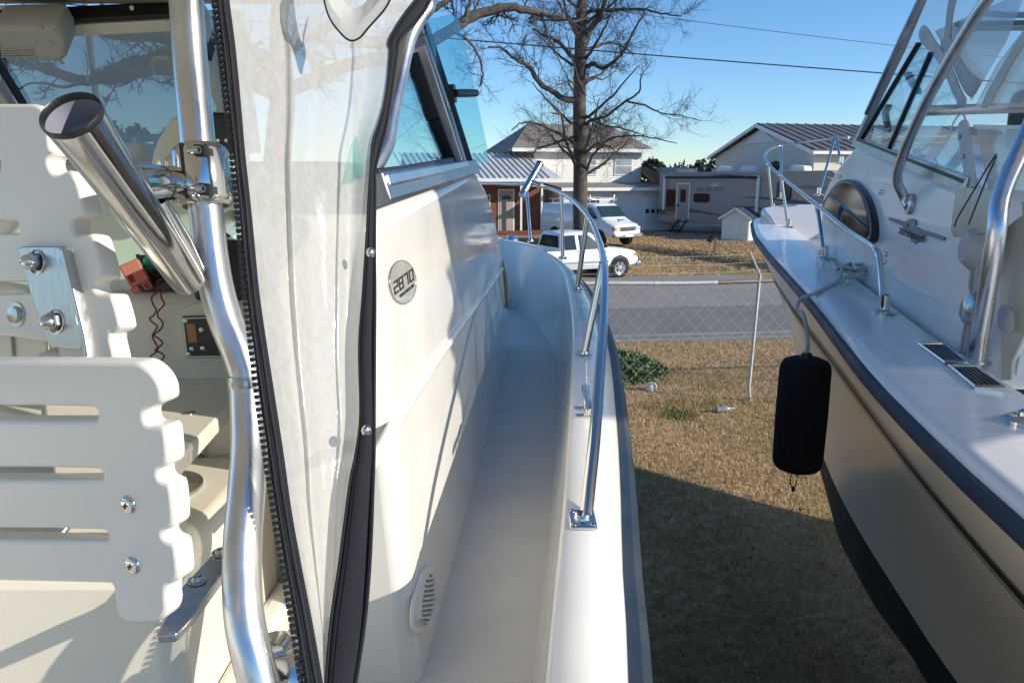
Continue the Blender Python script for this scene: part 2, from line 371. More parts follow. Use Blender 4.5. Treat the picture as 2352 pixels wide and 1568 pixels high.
blades('straw_clumps', 30000, (.3, 9), (3, 15.0), (.03, .085), .010, 'blade_pale', 'longer bleached straw standing in tufts between the boats', tufty, 8)
blades('green_grass', 60000, (.3, 9), (3, 12.4), (.02, .065), .008, 'blade_green', 'yellow green patches of grass in the dry lawn', near_green, 3)
blades('far_grass', 45000, (0, 20), (25.6, 47), (.04, .10), .03, 'blade_tan', 'dry lawn across the road', lambda x, y, rs: (x > .06*y) & (x < .46*y) & ~((y-15.3-(x-2.12)*.122) < 9.9), 4)
fpost = onz(1722, 920, 0)
fence_y = lambda x: fpost.y + (x-fpost.x)*.122
rs0 = np.random.RandomState(5)
blades('fence_grass', 9000, (.8, 7), (9.6, 12), (.05, .2), .011, 'blade_green', 'longer yellow green grass along the foot of the fence',
       lambda x, y, rs: np.abs(y-fence_y(x)+.15) < .28*rs.uniform(0, 1, len(x))*(1+np.sin(x*3)*.8), 6)
def tuft(px, py, r, n, h, m, name, label, seed):
    c = onz(px, py, 0)
    blades(name, n, (c.x-r, c.x+r), (c.y-r, c.y+r), h, .014, m, label, lambda x, y, rs: (x-c.x)**2+(y-c.y)**2 < (r*rs.uniform(.2, 1, len(x)))**2, seed)
tuft(1560, 955, .32, 900, (.03,.10), 'weed', 'weed_tuft', 'small bright green weed tuft in the dry grass', 11)
tuft(1868, 772, .5, 700, (.03,.09), 'weed_dark', 'clover_patch', 'dark green patch in the verge by the leaning post', 12)

# low dark green spreading plant beside the fence, a white block and a crushed bottle
def leaves(name, pts, size, m, parent, seed=0, sides=1.5):
    rs = np.random.RandomState(seed); n = len(pts); c = np.array(pts)
    u = rs.normal(size=(n,3)); u /= np.linalg.norm(u, axis=1)[:,None]; w = rs.normal(size=(n,3)); w -= u*(u*w).sum(1)[:,None]; w /= np.linalg.norm(w, axis=1)[:,None]
    s = (rs.uniform(.6, 1.4, n)*size)[:,None]
    v = np.stack([c-u*s, c+w*s*.45, c+u*s*sides*.67, c-w*s*.45], 1)
    me = bpy.data.meshes.new(name); me.vertices.add(4*n); me.vertices.foreach_set('co', v.ravel()); me.loops.add(4*n); me.loops.foreach_set('vertex_index', np.arange(4*n)); me.polygons.add(n)
    me.polygons.foreach_set('loop_start', np.arange(0, 4*n, 4)); me.polygons.foreach_set('loop_total', np.full(n, 4)); me.update(calc_edges=True)
    return link(name, me, m, parent)
pc = onz(1440, 850, 0)
t = thing('ground_cover_plant', 'low spreading dark green plant behind the wire fence', 'plant', pc)
rs = np.random.RandomState(3); pts = []
while len(pts) < 2600:
    a, q = rs.uniform(-1, 1, 2)
    if a*a+q*q < 1: pts.append((pc.x-.25+a*.95, pc.y+.1+q*1.15, .02+.3*(1-a*a-q*q)*rs.uniform(.2, 1)))
leaves('foliage', pts, .05, 'weed_dark', t, 4)
b = MB()
for k in range(14): a = k*.45; b.tube([(pc.x-.2, pc.y, .0), (pc.x-.2+math.cos(a)*.4, pc.y+math.sin(a)*.4, .12), (pc.x-.2+math.cos(a)*.75, pc.y+math.sin(a)*.85, .05)], .006, 4)
b.build('stems', 'wood_grey', t)
c = onz(1494, 897, 0)
b = MB(); b.lathe(c, (.1,.05,1), [(0,0),(0,.075),(.02,.085),(.1,.085),(.125,.07),(.13,0)], 14)
tag(b.build('concrete_block', 'white_block', bevel=.012), 'small worn white block lying beside the green plant', 'block')
c = onz(1668, 948, 0); b = MB(); ax = V3((1, .15, .05))
b.lathe(c+V3((-.15,0,.045)), ax, [(0,0),(0,.03),(.01,.045),(.07,.04),(.1,.047),(.16,.046),(.2,.03),(.23,.016),(.26,.016),(.26,0)], 14)
t = tag(b.build('plastic_bottle', 'bottle'), 'crushed clear plastic bottle lying in the grass by the fence', 'bottle')
b = MB(); b.lathe(c+V3((-.15,0,.045))+ax.normalized()*.262, ax, [(0,0),(0,.018),(.018,.018),(.018,0)], 12); b.build('cap', 'trim', t)
lr = np.random.RandomState(9); lx = lr.uniform(.6, 8, 900); ly = lr.uniform(3.5, 15, 900)
lo = leaves('leaf_litter', [(a, q, lr.uniform(.015, .05)) for a, q in zip(lx, ly) if .12*q < a < .62*q+.6], .022, mat('dead_leaf', (.16,.085,.04), .9, col2=(.30,.19,.10), vs=8), None, 31)
tag(lo, 'scattered brown dead leaves lying in the dry grass', 'leaves', kind='stuff')

# ------------------------------------------------------------------ chain link fence
fen = thing('chain_link_fence', 'sagging galvanised chain link fence with a bent leaning post', 'fence', fpost)
fd = V3((1, .122, 0)).normalized(); HT = 1.86
def fp(s, z): return fpost + fd*s + V3((0,0,z))
ph = onpl(1745, 632, fpost, V3((-fd.y, fd.x, 0))) - fpost
b = MB()
toe = onpl(1720, 888, fpost, V3((-fd.y, fd.x, 0)))
tp = onpl(1745, 630, fpost, V3((-fd.y, fd.x, 0)))
b.tube([fpost-V3((0,0,.1)), fpost, toe, toe.lerp(tp, .5), tp], .028, 8)
b.build('bent_post', 'galv', fen)
b = MB(); arm = onpl(1722, 577, fpost, V3((-fd.y, fd.x, 0))); b.bar(tp-V3((0,0,.12)), tp+V3((.005,0,.02)), .05, .02); b.bar(tp, arm, .05, .016); b.build('barbed_wire_arm', 'galv', fen)
for s in (-8.8, -5.9, -2.95, 2.95, 5.9, 8.8):
    b = MB(); b.tube([fp(s,-.1), fp(s,HT)], .026, 8); b.lathe(fp(s,HT), (0,0,1), [(0,.028),(.02,.026),(.035,0)], 8); b.build('post', 'galv', fen)
def top(s): return HT-.03+.012*math.sin(s*1.7)
sp = [-12, -9, -6, -3, -1.55, -.66, .62, 3.2, 6, 9, 12]
for i, (a, q) in enumerate(zip(sp, sp[1:])):
    b = MB(); b.tube([fp(a+.02, top(a)), fp((a+q)/2, top((a+q)/2)), fp(q, top(q))], .029, 10); b.lathe(fp(q-.03, top(q)), fd, [(0,.029),(0,.034),(.06,.034),(.06,.029)], 8)
    b.build('top_rail', 'galv_rust' if i in (5, 6) else 'galv', fen)
b = MB(); step = .11
for i in range(int(20/step)):
    s = -9+i*step; P = []
    for k in range(int(HT/.11)+1):
        z = HT-.05-k*.11; P.append(fp(s + (step*.52 if (k+i) % 2 else -step*.52)*1.0 + .01*math.sin(k*.8), max(z, .02)) + V3((0, (.004 if k % 2 else -.004)+.03*math.sin(z*2)*math.sin(s), 0)))
    b.tube(P, .0027, 4, False)
w = b.build('wire_mesh', 'galv', fen, recalc=False); w['kind'] = 'stuff'
for k, f_ in enumerate((.25, .6, .95)):
    q = tp.lerp(arm, f_); b = MB()
    P = [q + fd*s + V3((0, 0, -.05*math.sin((s+9)/18*math.pi)*(1 if s < 0 else .5) + .004*math.sin(s*9))) for s in np.arange(-9, 9.1, .5)]
    b.tube(P, .003, 4)
    for s in np.arange(-8.9, 9, .13): c0 = q+fd*s+V3((0,0,-.05*math.sin((s+9)/18*math.pi)*(1 if s < 0 else .5))); b.tube([c0+V3((0,.012,-.012)), c0-V3((0,.012,-.012))], .0018, 3)
    b.build('barbed_wire', 'galv', fen, recalc=False)

# ------------------------------------------------------------------ overhead cables
def pole(x, y, h, label):
    t = thing('utility_pole', label, 'pole', (x, y, 0)); b = MB(); b.tube([(x,y,-.3),(x,y,h)], [.17,.11], 12); b.build('pole_shaft', 'wood_grey', t)
    b = MB(); b.box((x-1.1,y-.06,h-.9),(x+1.1,y+.06,h-.76)); b.build('crossarm', 'wood_grey', t)
    for k in (-1,-.4,.4,1): b = MB(); b.lathe((x+k,y,h-.76),(0,0,1),[(0,.03),(.05,.06),(.1,.03),(.14,0)],8); b.build('insulator', 'plastic_grey', t)
A, B = at(1050, 84, 26), at(2035, 163, 27)
def cable(A, B, r, label, e0=-1.0, e1=1.5, sag=.35):
    P = []
    for k in range(41):
        s = e0+(e1-e0)*k/40; q = A.lerp(B, s); P.append(q - V3((0,0,sag*(1-((s-.5)/1.2)**2)*.3)))
    b = MB(); b.tube(P, r, 6); tag(b.build('overhead_cable', 'cable'), label, 'cable'); return P
P1 = cable(A, B, .022, 'thick black overhead cable crossing in front of the bare tree')
P2 = cable(at(1590, 45, 40), at(2060, 102, 42), .014, 'thin faint overhead wire high above the gabled house', -2.5, 2.5)
pole(P1[-1].x, P1[-1].y, P1[-1].z+.5, 'wooden utility pole at the end of the thick cable'); pole(P1[0].x, P1[0].y, P1[0].z+.5, 'wooden utility pole beyond the spreading tree')
pole(P2[-1].x, P2[-1].y, P2[-1].z+.5, 'wooden utility pole at the end of the thin wire'); pole(P2[0].x, P2[0].y, P2[0].z+.5, 'wooden utility pole far behind the brick house')

# ------------------------------------------------------------------ trees
class Tree:
    def __init__(s, seed): s.rs = random.Random(seed); s.big = MB(); s.tw = MB(); s.n = 0
    def rv(s, k=1): return V3((s.rs.gauss(0,k), s.rs.gauss(0,k), s.rs.gauss(0,k)))
    def twig(s, p, d, ln, r, lvl):
        n = 5; P = [p]; d = d.normalized(); q = p.copy()
        for k in range(n):
            d = (d + s.rv(.22) + V3((0,0,.05))).normalized(); q = q + d*ln/n; P.append(q.copy())
        s.tw.tube(P, [r*(1-.75*k/n) for k in range(n+1)], 3, False); s.n += 1
        if lvl > 0:
            for k in range(1, n+1):
                for _ in range(2 if s.rs.random() < .65 else 1):
                    dd = ((P[k]-P[k-1]).normalized()*.8 + s.rv(.55)).normalized(); s.twig(P[k], dd, ln*s.rs.uniform(.35,.65), r*.55, lvl-1)
    def limb(s, P, r0, r1, dens=2.0, ln=1.3, lvl=1, skip=.15, sides=8):
        C = catmull(P, 5); L_ = 0; m = len(C); up = V3((0,0,1))
        for i in range(m): C[i] = C[i] + s.rv(.015)
        s.big.tube(C, [r0+(r1-r0)*i/(m-1) for i in range(m)], sides)
        for i in range(1, m):
            if i/m < skip: continue
            seg = (C[i]-C[i-1]); k = dens*seg.length; c = int(k)+(1 if s.rs.random() < k-int(k) else 0)
            for _ in range(c):
                d = (seg.normalized()*.6 + s.rv(.6) + up*.15).normalized(); s.twig(C[i].lerp(C[i-1], s.rs.random()), d, ln*s.rs.uniform(.5,1.2), max(.012, (r0+(r1-r0)*i/m)*.28), lvl)
zt = zo(1600, 0, 2.138)
def tl(zp, Y, dY=0):
    n = len(zp); return [onY(*zt(*p), Y + dY*i/(n-1)) for i, p in enumerate(zp)]
TY = 31.0; T = Tree(5)
base = onY(1335, 590, TY); base.z = 0
trunk = [base-V3((0,0,.2)), base+V3((0,0,.5)), onY(1333, 480, TY), onY(1333, 400, TY), onY(1331, 250, TY), onY(1333, 120, TY), onY(1337, 0, TY), onY(1345, -120, TY), onY(1340, -260, TY)]
T.big.tube(catmull(trunk, 6), list(np.interp(np.linspace(0, 1, 49), [0,.08,.3,.7,1], [.42,.32,.30,.22,.06])), 14)
for z_, dY, r0, r1 in [
    ([(1215,810),(1100,790),(1000,730),(900,660),(850,580),(800,525),(690,460),(600,385),(490,380)], -2, .11, .03),
    ([(1215,510),(1150,440),(1060,340),(940,280),(850,230)], 2, .09, .03), ([(1270,300),(1200,260),(1160,190),(1120,120),(1090,-40)], -1, .09, .03),
    ([(1270,290),(1330,210),(1390,130),(1420,50),(1450,-80)], -1, .11, .05), ([(1270,540),(1340,510),(1400,550),(1480,510),(1560,440),(1620,330),(1700,180),(1760,80)], -1.5, .08, .02),
    ([(1270,410),(1400,360),(1480,340),(1560,370),(1640,420)], 1.5, .06, .02), ([(1270,100),(1420,80),(1600,75),(1740,75),(1880,110),(2050,130)], -2, .07, .015),
    ([(1270,1000),(1330,960),(1440,930),(1600,810),(1700,740),(1720,600)], -2.5, .06, .02), ([(1600,810),(1780,860),(1900,910),(2050,930),(2200,970)], -1, .035, .01),
    ([(1230,1190),(1130,1110),(1000,1040),(870,990),(760,985),(680,1050)], -2, .06, .015), ([(1230,1400),(1160,1250),(1110,1100),(1080,930),(1010,910)], -2, .07, .02),
    ([(1260,1260),(1320,1180),(1400,1150),(1560,1090),(1800,1100),(2000,1150)], -2.5, .055, .012), ([(1260,830),(1180,665),(1080,670),(1000,710)], -2.5, .035, .012),
    ([(1270,1400),(1330,1250),(1420,1170),(1500,1200),(1560,1260)], -2.5, .05, .012), ([(1270,920),(1400,1000),(1600,1040),(1750,1090)], -2, .04, .012),
    ([(1240,700),(1330,620),(1420,640),(1520,560)], 2, .05, .012), ([(1240,1080),(1050,1140),(900,1190),(820,1260)], -1, .05, .012), ([(1250,140),(1150,160),(950,160),(860,150)], 2, .05, .02)]:
    T.limb(tl(z_, TY, dY), r0*1.25, r1*1.25, 2.5, 1.3, 2)
for k in range(16):                                   # limbs in depth, towards and away from the viewer
    z = 3.4+k*.45; a = k*2.4; d = V3((math.cos(a)*.6, math.sin(a), .35)); q = V3((base.x, TY, z))
    T.limb([q, q+d*1.2, q+d*2.4+V3((0,0,.2)), q+d*3.6+V3((0,0,.5))], .07, .015, 1.6, 1.2, 2)
tr = thing('bare_tree', 'tall bare winter tree with a straight dark trunk behind the white pickup', 'tree', base)
T.big.build('trunk', 'bark', tr); o = T.tw.build('crown', 'bark_pale', tr, recalc=False)

T = Tree(9); TY = 22.0
base = onY(630, 700, TY); base.z = 0
T.big.tube(catmull([base-V3((0,0,.2)), base+V3((0,0,1.2)), onY(640, 330, TY), onY(650, 200, TY), onY(640, 60, TY), onY(660, -150, TY)], 6), list(np.interp(np.linspace(0,1,31), [0,.1,.5,1], [.55,.42,.36,.15])), 14)
def pxl(P, Y, dY): n = len(P); return [onY(p[0], p[1], Y+dY*i/(n-1)) for i, p in enumerate(P)]
for P, dY, r0, r1 in [([(645,215),(800,150),(930,125),(1041,66),(1085,38),(1160,18),(1215,24),(1243,33)], 1.5, .2, .1), ([(1243,33),(1300,45),(1320,50),(1350,40)], .5, .06, .02),
    ([(1243,33),(1255,70),(1275,120),(1295,165)], .5, .04, .012), ([(645,120),(760,60),(900,20),(980,28),(1026,0),(1060,-40)], 2, .15, .06), ([(1065,50),(1075,20),(1085,-30)], 0, .07, .04),
    ([(640,150),(560,112),(470,102),(388,96),(355,85),(314,87),(260,82),(219,71),(175,52),(120,40)], 1, .2, .06), ([(640,190),(560,150),(470,128),(388,131),(342,139),(301,148),(260,161),(232,178),(191,186),(137,170),(82,153),(27,137),(-20,104),(-90,80)], 2, .24, .1),
    ([(640,220),(540,180),(460,160),(388,159),(342,161),(287,180),(240,187)], 1, .2, .14), ([(323,84),(300,60),(290,49),(262,38),(230,5)], -1, .1, .05), ([(82,153),(50,110),(20,60),(-20,20)], 0, .09, .04),
    ([(1041,70),(1090,110),(1110,170),(1098,200)], 1, .05, .015), ([(200,183),(150,200),(90,190),(40,205)], 1, .06, .02), ([(350,86),(352,60),(356,20)], 0, .05, .03)]:
    T.limb(pxl(P, TY, dY), r0, r1, 1.7, 1.1, 2, .05)
tr = thing('spreading_tree', 'bare tree with thick crooked limbs spreading above the near boat', 'tree', base)
T.big.build('trunk', 'bark', tr); T.tw.build('crown', 'bark_pale', tr, recalc=False)

def evergreen(name, label, px, Y, h, r, n, m, seed, group, leaf=.16, low=.1):
    rs = np.random.RandomState(seed); c = onY(px, 500, Y); c.z = 0
    t = thing(name, label, 'tree', c, group); b = MB(); b.tube([c-V3((0,0,.1)), c+V3((0,0,h*.5)), c+V3((.1,0,h*.9))], [h*.035, h*.025, h*.008], 8)
    cl = []
    for k in range(26):
        a = rs.uniform(0, 6.28); zz = rs.uniform(low, 1); rr = r*math.sqrt(max(0, 1-((zz-.4)/.62)**2))*rs.uniform(.45, 1); q = c+V3((math.cos(a)*rr, math.sin(a)*rr, zz*h)); cl.append((q, rs.uniform(.22, .42)*r))
        b.tube([c+V3((0,0,zz*h*.7)), q], [h*.012, h*.004], 5)
    b.build('trunk', 'bark', t); pts = []
    for i in range(n):
        q, s = cl[rs.randint(len(cl))]; v = rs.normal(size=3); v /= np.linalg.norm(v); pts.append(tuple(np.array(q)+v*s*rs.uniform(.3, 1)**.5))
    leaves('crown', pts, leaf, m, t, seed)
for i, (px, Y, h, r) in enumerate([(-60,40,5.5,3.4),(90,46,6.0,3.6),(215,42,5.6,3.0),(300,50,6.4,3.6),(352,38,5.4,2.4),(470,44,4.6,2.6)]):
    evergreen('evergreen_tree', ['broad dark evergreen at the edge of the windscreen view','evergreen behind the wiper motor','rounded evergreen above the rod holder mouth','taller evergreen rising behind the rounded one','dark bushy evergreen beside the support pole','low evergreen showing between the pole and the zip'][i], px, Y, h, r, 4200, 'leaf_dark', 20+i, 'evergreens beyond the near boat', .17)
for i, (px, Y, h, r) in enumerate([(1497,95,5.2,2.4),(1535,120,4.6,4.5),(1575,125,4.4,5),(1618,118,5.0,4.2),(1650,112,5.6,3.4),(1950,110,5.0,4)]):
    evergreen('distant_tree', ['small dark tree right beside the two storey house','dark tree crown showing above the trailer roof vents','low dark tree between the far rooftops','dark tree crown behind the trailer air conditioner','taller dark tree touching the gabled house','dark tree behind the gabled house'][i], px, Y, h, r, 1500, 'leaf_far', 40+i, 'trees on the skyline behind the houses', .42)

# ------------------------------------------------------------------ houses
zb = zo(1750, 450, 2.412); zc = zo(2350, 400, 2.412)
def wall_px(mb, pts, Y): mb.add([onY(x, y, Y) for x, y in pts], [tuple(range(len(pts)))])
def gnd(p, z=0): return V3((p.x, p.y, z))
# brick bungalow with a standing seam metal roof
Y = 47.5; x0 = onY(1010, 500, Y).x; x1 = onY(1246, 500, Y).x; eave = onY(1150, 410, Y-1.6).z; xe = onY(1289, 410, Y-1.6).x; xr = onY(1242, 352, Y+3.2).x
HH1 = h = thing('brick_house', 'low red brick house with a grey standing seam metal roof', 'house', (x0, Y, 0))
b = MB(); b.box((x0, Y, 0), (x1, Y+7, eave-.05)); b.build('brick_wall', 'brick', h)
rz = onY(1150, 352, Y+3.2).z
b = MB(); b.add([(x0-2,Y-1.6,eave),(xe,Y-1.6,eave),(xr,Y+3.2,rz),(x0-2,Y+3.2,rz),(xe,Y+8,eave),(x0-2,Y+8,eave)], [(0,1,2,3),(1,4,2),(3,2,4,5)]); ro = b.build('roof', 'metal_roof', h, smooth=0, recalc=False)
for k in range(26):
    f_ = k/25; a = V3((x0-2+(xe-x0+2)*f_, Y-1.6, eave)); q = V3((x0-2+(xr-x0+2)*min(1, f_*1.0), Y+3.2, rz)); q.x = a.x-(xe-xr)*.55
    if q.x > xr: continue
    b = MB(); b.bar(a+V3((0,0,.03)), q+V3((0,0,.03)), .07, .10); b.build('roof_rib', 'metal_roof', ro)
b = MB(); b.box((x0-2,Y-1.66,eave-.2),(xe+.02,Y-1.56,eave-.005)); b.build('fascia', 'trim', h)
for px in (1190, 1240): q = onY(px, 500, Y-1.4); b = MB(); b.box((q.x-.06,Y-1.5,0),(q.x+.06,Y-1.38,eave-.2)); b.build('porch_post', 'trim', h)
q0, q1 = onY(1149, 438, Y), onY(1182, 526, Y)
b = MB(); b.box((q0.x-.08,Y-.06,.0),(q1.x+.08,Y+.02,q0.z+.08)); b.build('door_frame', 'trim', h)
b = MB(); b.box((q0.x,Y-.09,.04),(q1.x,Y-.061,q0.z)); dd = b.build('front_door', 'door_tan', h)
b = MB(); b.prism([(q0.x+.15+.3*(1-math.cos(a)), Y-.095, q0.z-.55+.3*math.sin(a)) for a in np.linspace(0, math.pi, 9)], (0,-.01,0)); b.build('fanlight', 'window_dark', dd)
b = MB(); b.lathe((q1.x-.1,Y-.1,1.1),(0,-1,0),[(0,.02),(.03,.04),(.06,.035),(.07,0)],8); b.build('door_knob', 'chrome', dd)
q = onY(1110, 470, Y); b = MB(); b.box((q.x-.6,Y-.05,1.1),(q.x+.5,Y+.02,2.3)); w = b.build('window_frame', 'trim', h); b = MB(); b.box((q.x-.52,Y-.07,1.18),(q.x+.42,Y-.052,2.22)); b.build('pane', 'window_dark', w)
q = onY(1208, 455, Y); b = MB(); b.box((q.x-.1,Y-.15,2.0),(q.x+.1,Y,2.3)); b.build('porch_lamp', 'black', h)
b = MB(); a, q = onz(1090, 541, 0), onz(1252, 538, 0); b.bar(a+V3((0,0,.12)), q+V3((0,0,.12)), .5, .24); tag(b.build('brick_edging', 'mulch', bevel=.03), 'low red brick edging in front of the brick house', 'edging')
# covered grill with wheels
c = onz(1218, 528, 0); t = thing('covered_grill', 'grill under a glossy black cover beside the brick house door', 'grill', c)
b = MB(); rs = random.Random(2); rows = []
for z, rx, ry in [(.12,.62,.36),(.5,.66,.4),(.9,.7,.42),(1.15,.62,.36),(1.28,.4,.22),(1.33,.1,.05)]:
    rows.append([c+V3((math.cos(k*.3927)*rx*(1+rs.uniform(-.07,.07)), math.sin(k*.3927)*ry*(1+rs.uniform(-.07,.07)), z)) for k in range(16)])
b.loft(rows, True).build('cover', mat('tarp', (.012,.012,.013), .25), t, smooth=60)
for dx in (-.75, -.5): b = MB(); b.lathe(c+V3((dx,-.35,.16)), (0,-1,0), [(0,0),(0,.16),(.07,.16),(.07,.09)], 16); w = b.build('wheel', 'rubber', t); b = MB(); b.lathe(c+V3((dx,-.4,.16)), (0,-1,0), [(0,0),(0,.1),(.03,.1),(.035,0)], 14); b.build('hub', 'trim', w)
b = MB(); b.box(c+V3((-1.0,-.3,.14)), c+V3((.5,.2,.34))); b.build('cart', 'black', t)

# two storey house with garage
Y = 52.0; HH2 = h = thing('two_storey_house', 'two storey pale sided house with grey shingle hip roof and garage', 'house', (onY(1350,500,Y).x, Y, 0))
xl, xr = onY(1222, 400, Y).x, onY(1481, 400, Y).x; ez = onY(1400, 347, Y).z; YB = Y+8
b = MB(); b.box((xl,Y,0),(xr,YB,ez)); b.build('wall', 'siding', h)
n = int((ez-2.6)/.16)
for k in range(n): z = 2.7+k*.16; b = MB(); b.prism([(xl-.01,Y,z),(xl-.01,Y-.025,z),(xl-.01,Y-.004,z+.155)], (xr-xl+.02,0,0)); b.build('siding_board', 'siding', h, smooth=0)
el, er = onY(1166, 348, Y-.6), onY(1508, 341, Y-.6); ez2 = er.z; r1, r2 = onY(1240, 288, Y+4), onY(1432, 284, Y+4); r1.z = r2.z = (r1.z+r2.z)/2
e = [V3((el.x, Y-.6, ez2)), V3((er.x, Y-.6, ez2)), V3((er.x, YB+.6, ez2)), V3((el.x, YB+.6, ez2))]
b = MB(); b.add(e+[r1, r2]+[v-V3((0,0,.2)) for v in e], [(0,1,5,4),(1,2,5),(2,3,4,5),(3,0,4),(0,6,7,1),(1,7,8,2),(3,9,6,0),(9,8,7,6)]); ro = b.build('roof', 'shingle', h, smooth=0)
for k in range(1, 16):   # shingle courses
    f_ = k/16; b = MB(); a, q = e[0].lerp(r1, f_), e[1].lerp(r2, f_); b.bar(a+V3((0,-.01,.015)), q+V3((0,-.01,.015)), .03, .03); b.build('shingle_course', 'shingle', ro)
b = MB(); b.box((el.x,Y-.64,ez2-.24),(er.x,Y-.58,ez2-.02)); b.build('fascia', 'trim', h)
for a, q in ((1330,352),(1418,352)):
    p0, p1 = onY(a-2 if a < 1400 else a, q+9, Y), onY(a+38, q+48, Y); b = MB(); b.box((p0.x-.08,Y-.07,p1.z-.08),(p1.x+.08,Y-.03,p0.z+.08)); w = b.build('window_frame', 'trim', h)
    b = MB(); b.box((p0.x,Y-.08,p1.z),(p1.x,Y-.071,p0.z)); b.build('pane', mat('pane_pale'+str(a), (.30,.33,.36), .1, spec=.8), w)
    b = MB(); b.box((p0.x,Y-.09,(p0.z+p1.z)/2-.03),(p1.x,Y-.081,(p0.z+p1.z)/2+.03)); b.build('sash_bar', 'trim', w)
YG = 48.0; gx0, gx1 = onY(1255, 450, YG).x, onY(1545, 450, YG).x; gz = onY(1400, 431, YG-.5).z
b = MB(); b.box((gx0,YG,0),(gx1,Y-.03,gz-.02)); b.build('garage_wall', 'siding_grey', h)
gu = onY(1400, 419, Y-.05).z
b = MB(); b.prism([(gx0-.3,YG-.5,gz),(gx0-.3,YG-.5,gz-.15),(gx0-.3,Y-.04,gu-.1),(gx0-.3,Y-.04,gu)], (gx1-gx0+.8,0,0)); b.build('garage_roof', 'shingle', h)
b = MB(); b.box((gx0-.32,YG-.56,gz-.2),(gx1+.52,YG-.505,gz+.0)); b.build('gutter', 'trim', h)
gq = onY(1512, 425, YG+2.5)
b = MB(); b.add([(gx1+.5,YG-.5,gz),(gx1+.5,Y+1,gz),(onY(1497,380,YG+2).x,Y+1,onY(1497,380,YG+2).z),(onY(1480,380,YG+2).x,YG+2,onY(1480,385,YG+2).z)], [(0,1,2,3)]); b.build('garage_end_roof', 'shingle', h, recalc=False)
d0, d1 = onY(1452, 459, YG), onY(1506, 522, YG)
b = MB(); b.box((d0.x-.12,YG-.05,0),(d1.x+.12,YG-.02,d0.z+.12)); b.build('garage_door_frame', 'trim', h)
nr = 4
dz = d0.z/nr
for k in range(nr): b = MB(); b.box((d0.x,YG-.09,k*dz+.015),(d1.x,YG-.055,(k+1)*dz-.015)); pn = b.build('garage_door_panel', 'siding_grey', h, bevel=.01)
for k in range(4): xk = d0.x+(d1.x-d0.x)*(k+.2)/4; b = MB(); b.box((xk,YG-.1,2*dz+.12),(xk+(d1.x-d0.x)*.15,YG-.092,3*dz-.12)); b.build('garage_pane', 'window_dark', pn)
for px in (1375, 1454): q = onY(px, 446, YG); b = MB(); b.lathe((q.x,YG-.02,q.z), (0,-1,0), [(0,.05),(.1,.09),(.2,.07),(.22,0)], 8); b.build('wall_lamp', 'plastic_grey', h)
for px in (1290, 1325): q = onY(px, 455, YG); b = MB(); b.box((q.x-.5,YG-.05,.9),(q.x+.5,YG-.02,2.2)); w = b.build('window_frame', 'trim', h); b = MB(); b.box((q.x-.42,YG-.07,.98),(q.x+.42,YG-.052,2.12)); b.build('pane', 'window_dark', w)

HH1.rotation_euler.z = R(12); HH2.rotation_euler.z = R(14)
# gabled house on the right
GL, GR = onY(1645, 360, 54.0), onY(1872, 346, 42.5); ez = (GL.z+GR.z)/2
GL.z = GR.z = 0; gd = (GR-GL).normalized(); gn = V3((-gd.y, gd.x, 0)); gn = gn if gn.x > 0 else -gn; gw = (GR-GL).length
ap = onpl(1750, 291, GL, gn); s_ap = (ap-GL).dot(gd); az = ap.z
h = thing('gabled_house', 'tan house with a plain gable end and dark ribbed metal roof', 'house', GL)
def gp(s, t_, z): return GL+gd*s+gn*t_+V3((0,0,z))
b = MB(); b.prism([gp(0,0,-.1),gp(gw,0,-.1),gp(gw,0,ez),gp(s_ap,0,az-.1),gp(0,0,ez)], gn*16); b.build('wall', 'siding_tan', h)
oh = .5; sl = (az-ez)/s_ap; sr = (az-ez)/(gw-s_ap)
b = MB(); b.prism([gp(-oh,-.4,ez-oh*sl),gp(s_ap,-.4,az+.02),gp(gw+oh,-.4,ez-oh*sr),gp(gw+oh,-.4,ez-oh*sr+.16),gp(s_ap,-.4,az+.2),gp(-oh,-.4,ez-oh*sl+.16)], gn*17); ro = b.build('roof', 'dark_roof', h)
for k in range(26): b = MB(); t_ = -.3+k*.66; b.bar(gp(s_ap,t_,az+.22), gp(gw+oh,t_,ez-oh*sr+.19), .05, .05); b.build('roof_rib', 'dark_roof', ro)
for a, q in ((gp(-oh,-.45,ez-oh*sl+.02), gp(s_ap,-.45,az+.06)), (gp(s_ap,-.45,az+.06), gp(gw+oh,-.45,ez-oh*sr+.02))): b = MB(); b.bar(a, q, .06, .2); b.build('barge_board', 'trim', h)
b = MB(); b.bar(gp(gw+oh,-.45,ez-oh*sr+.02), gp(gw+oh,16.6,ez-oh*sr+.02), .12, .16); b.build('gutter', 'trim', h)
b = MB(); b.prism([gp(s_ap-1.9,-.02,az-1.0),gp(s_ap+1.9,-.02,az-1.0),gp(s_ap,-.02,az-.12)], -gn*.05); b.build('gable_panel', 'siding_grey', h)
for t_ in (2.0, 6.5): b = MB(); c = gp(gw+.03,t_,2.4); b.obox(c, gn*.7, gd*.03, V3((0,0,1.0))); w = b.build('window_frame', 'trim', h); b = MB(); b.obox(c+gd*.035, gn*.6, gd*.01, V3((0,0,.9))); b.build('pane', 'window_dark', w)
q = onY(1950, 292, 75); b = MB()
h = thing('dark_roofed_building', 'far building with a flat dark roof edge behind the gabled house', 'building', (q.x, 75, 0))
b.box((q.x-1.3,75,0),(q.x+9,84,q.z-.6)); b.build('wall', 'siding_grey', h); b = MB(); b.box((q.x-1.9,74.4,q.z-.7),(q.x+9.6,84.6,q.z+.05)); b.build('roof', 'black', h)
b = MB(); b.box((q.x-1.95,74.34,q.z-.95),(q.x+9.65,74.4,q.z-.72)); b.build('fascia', 'trim', h)
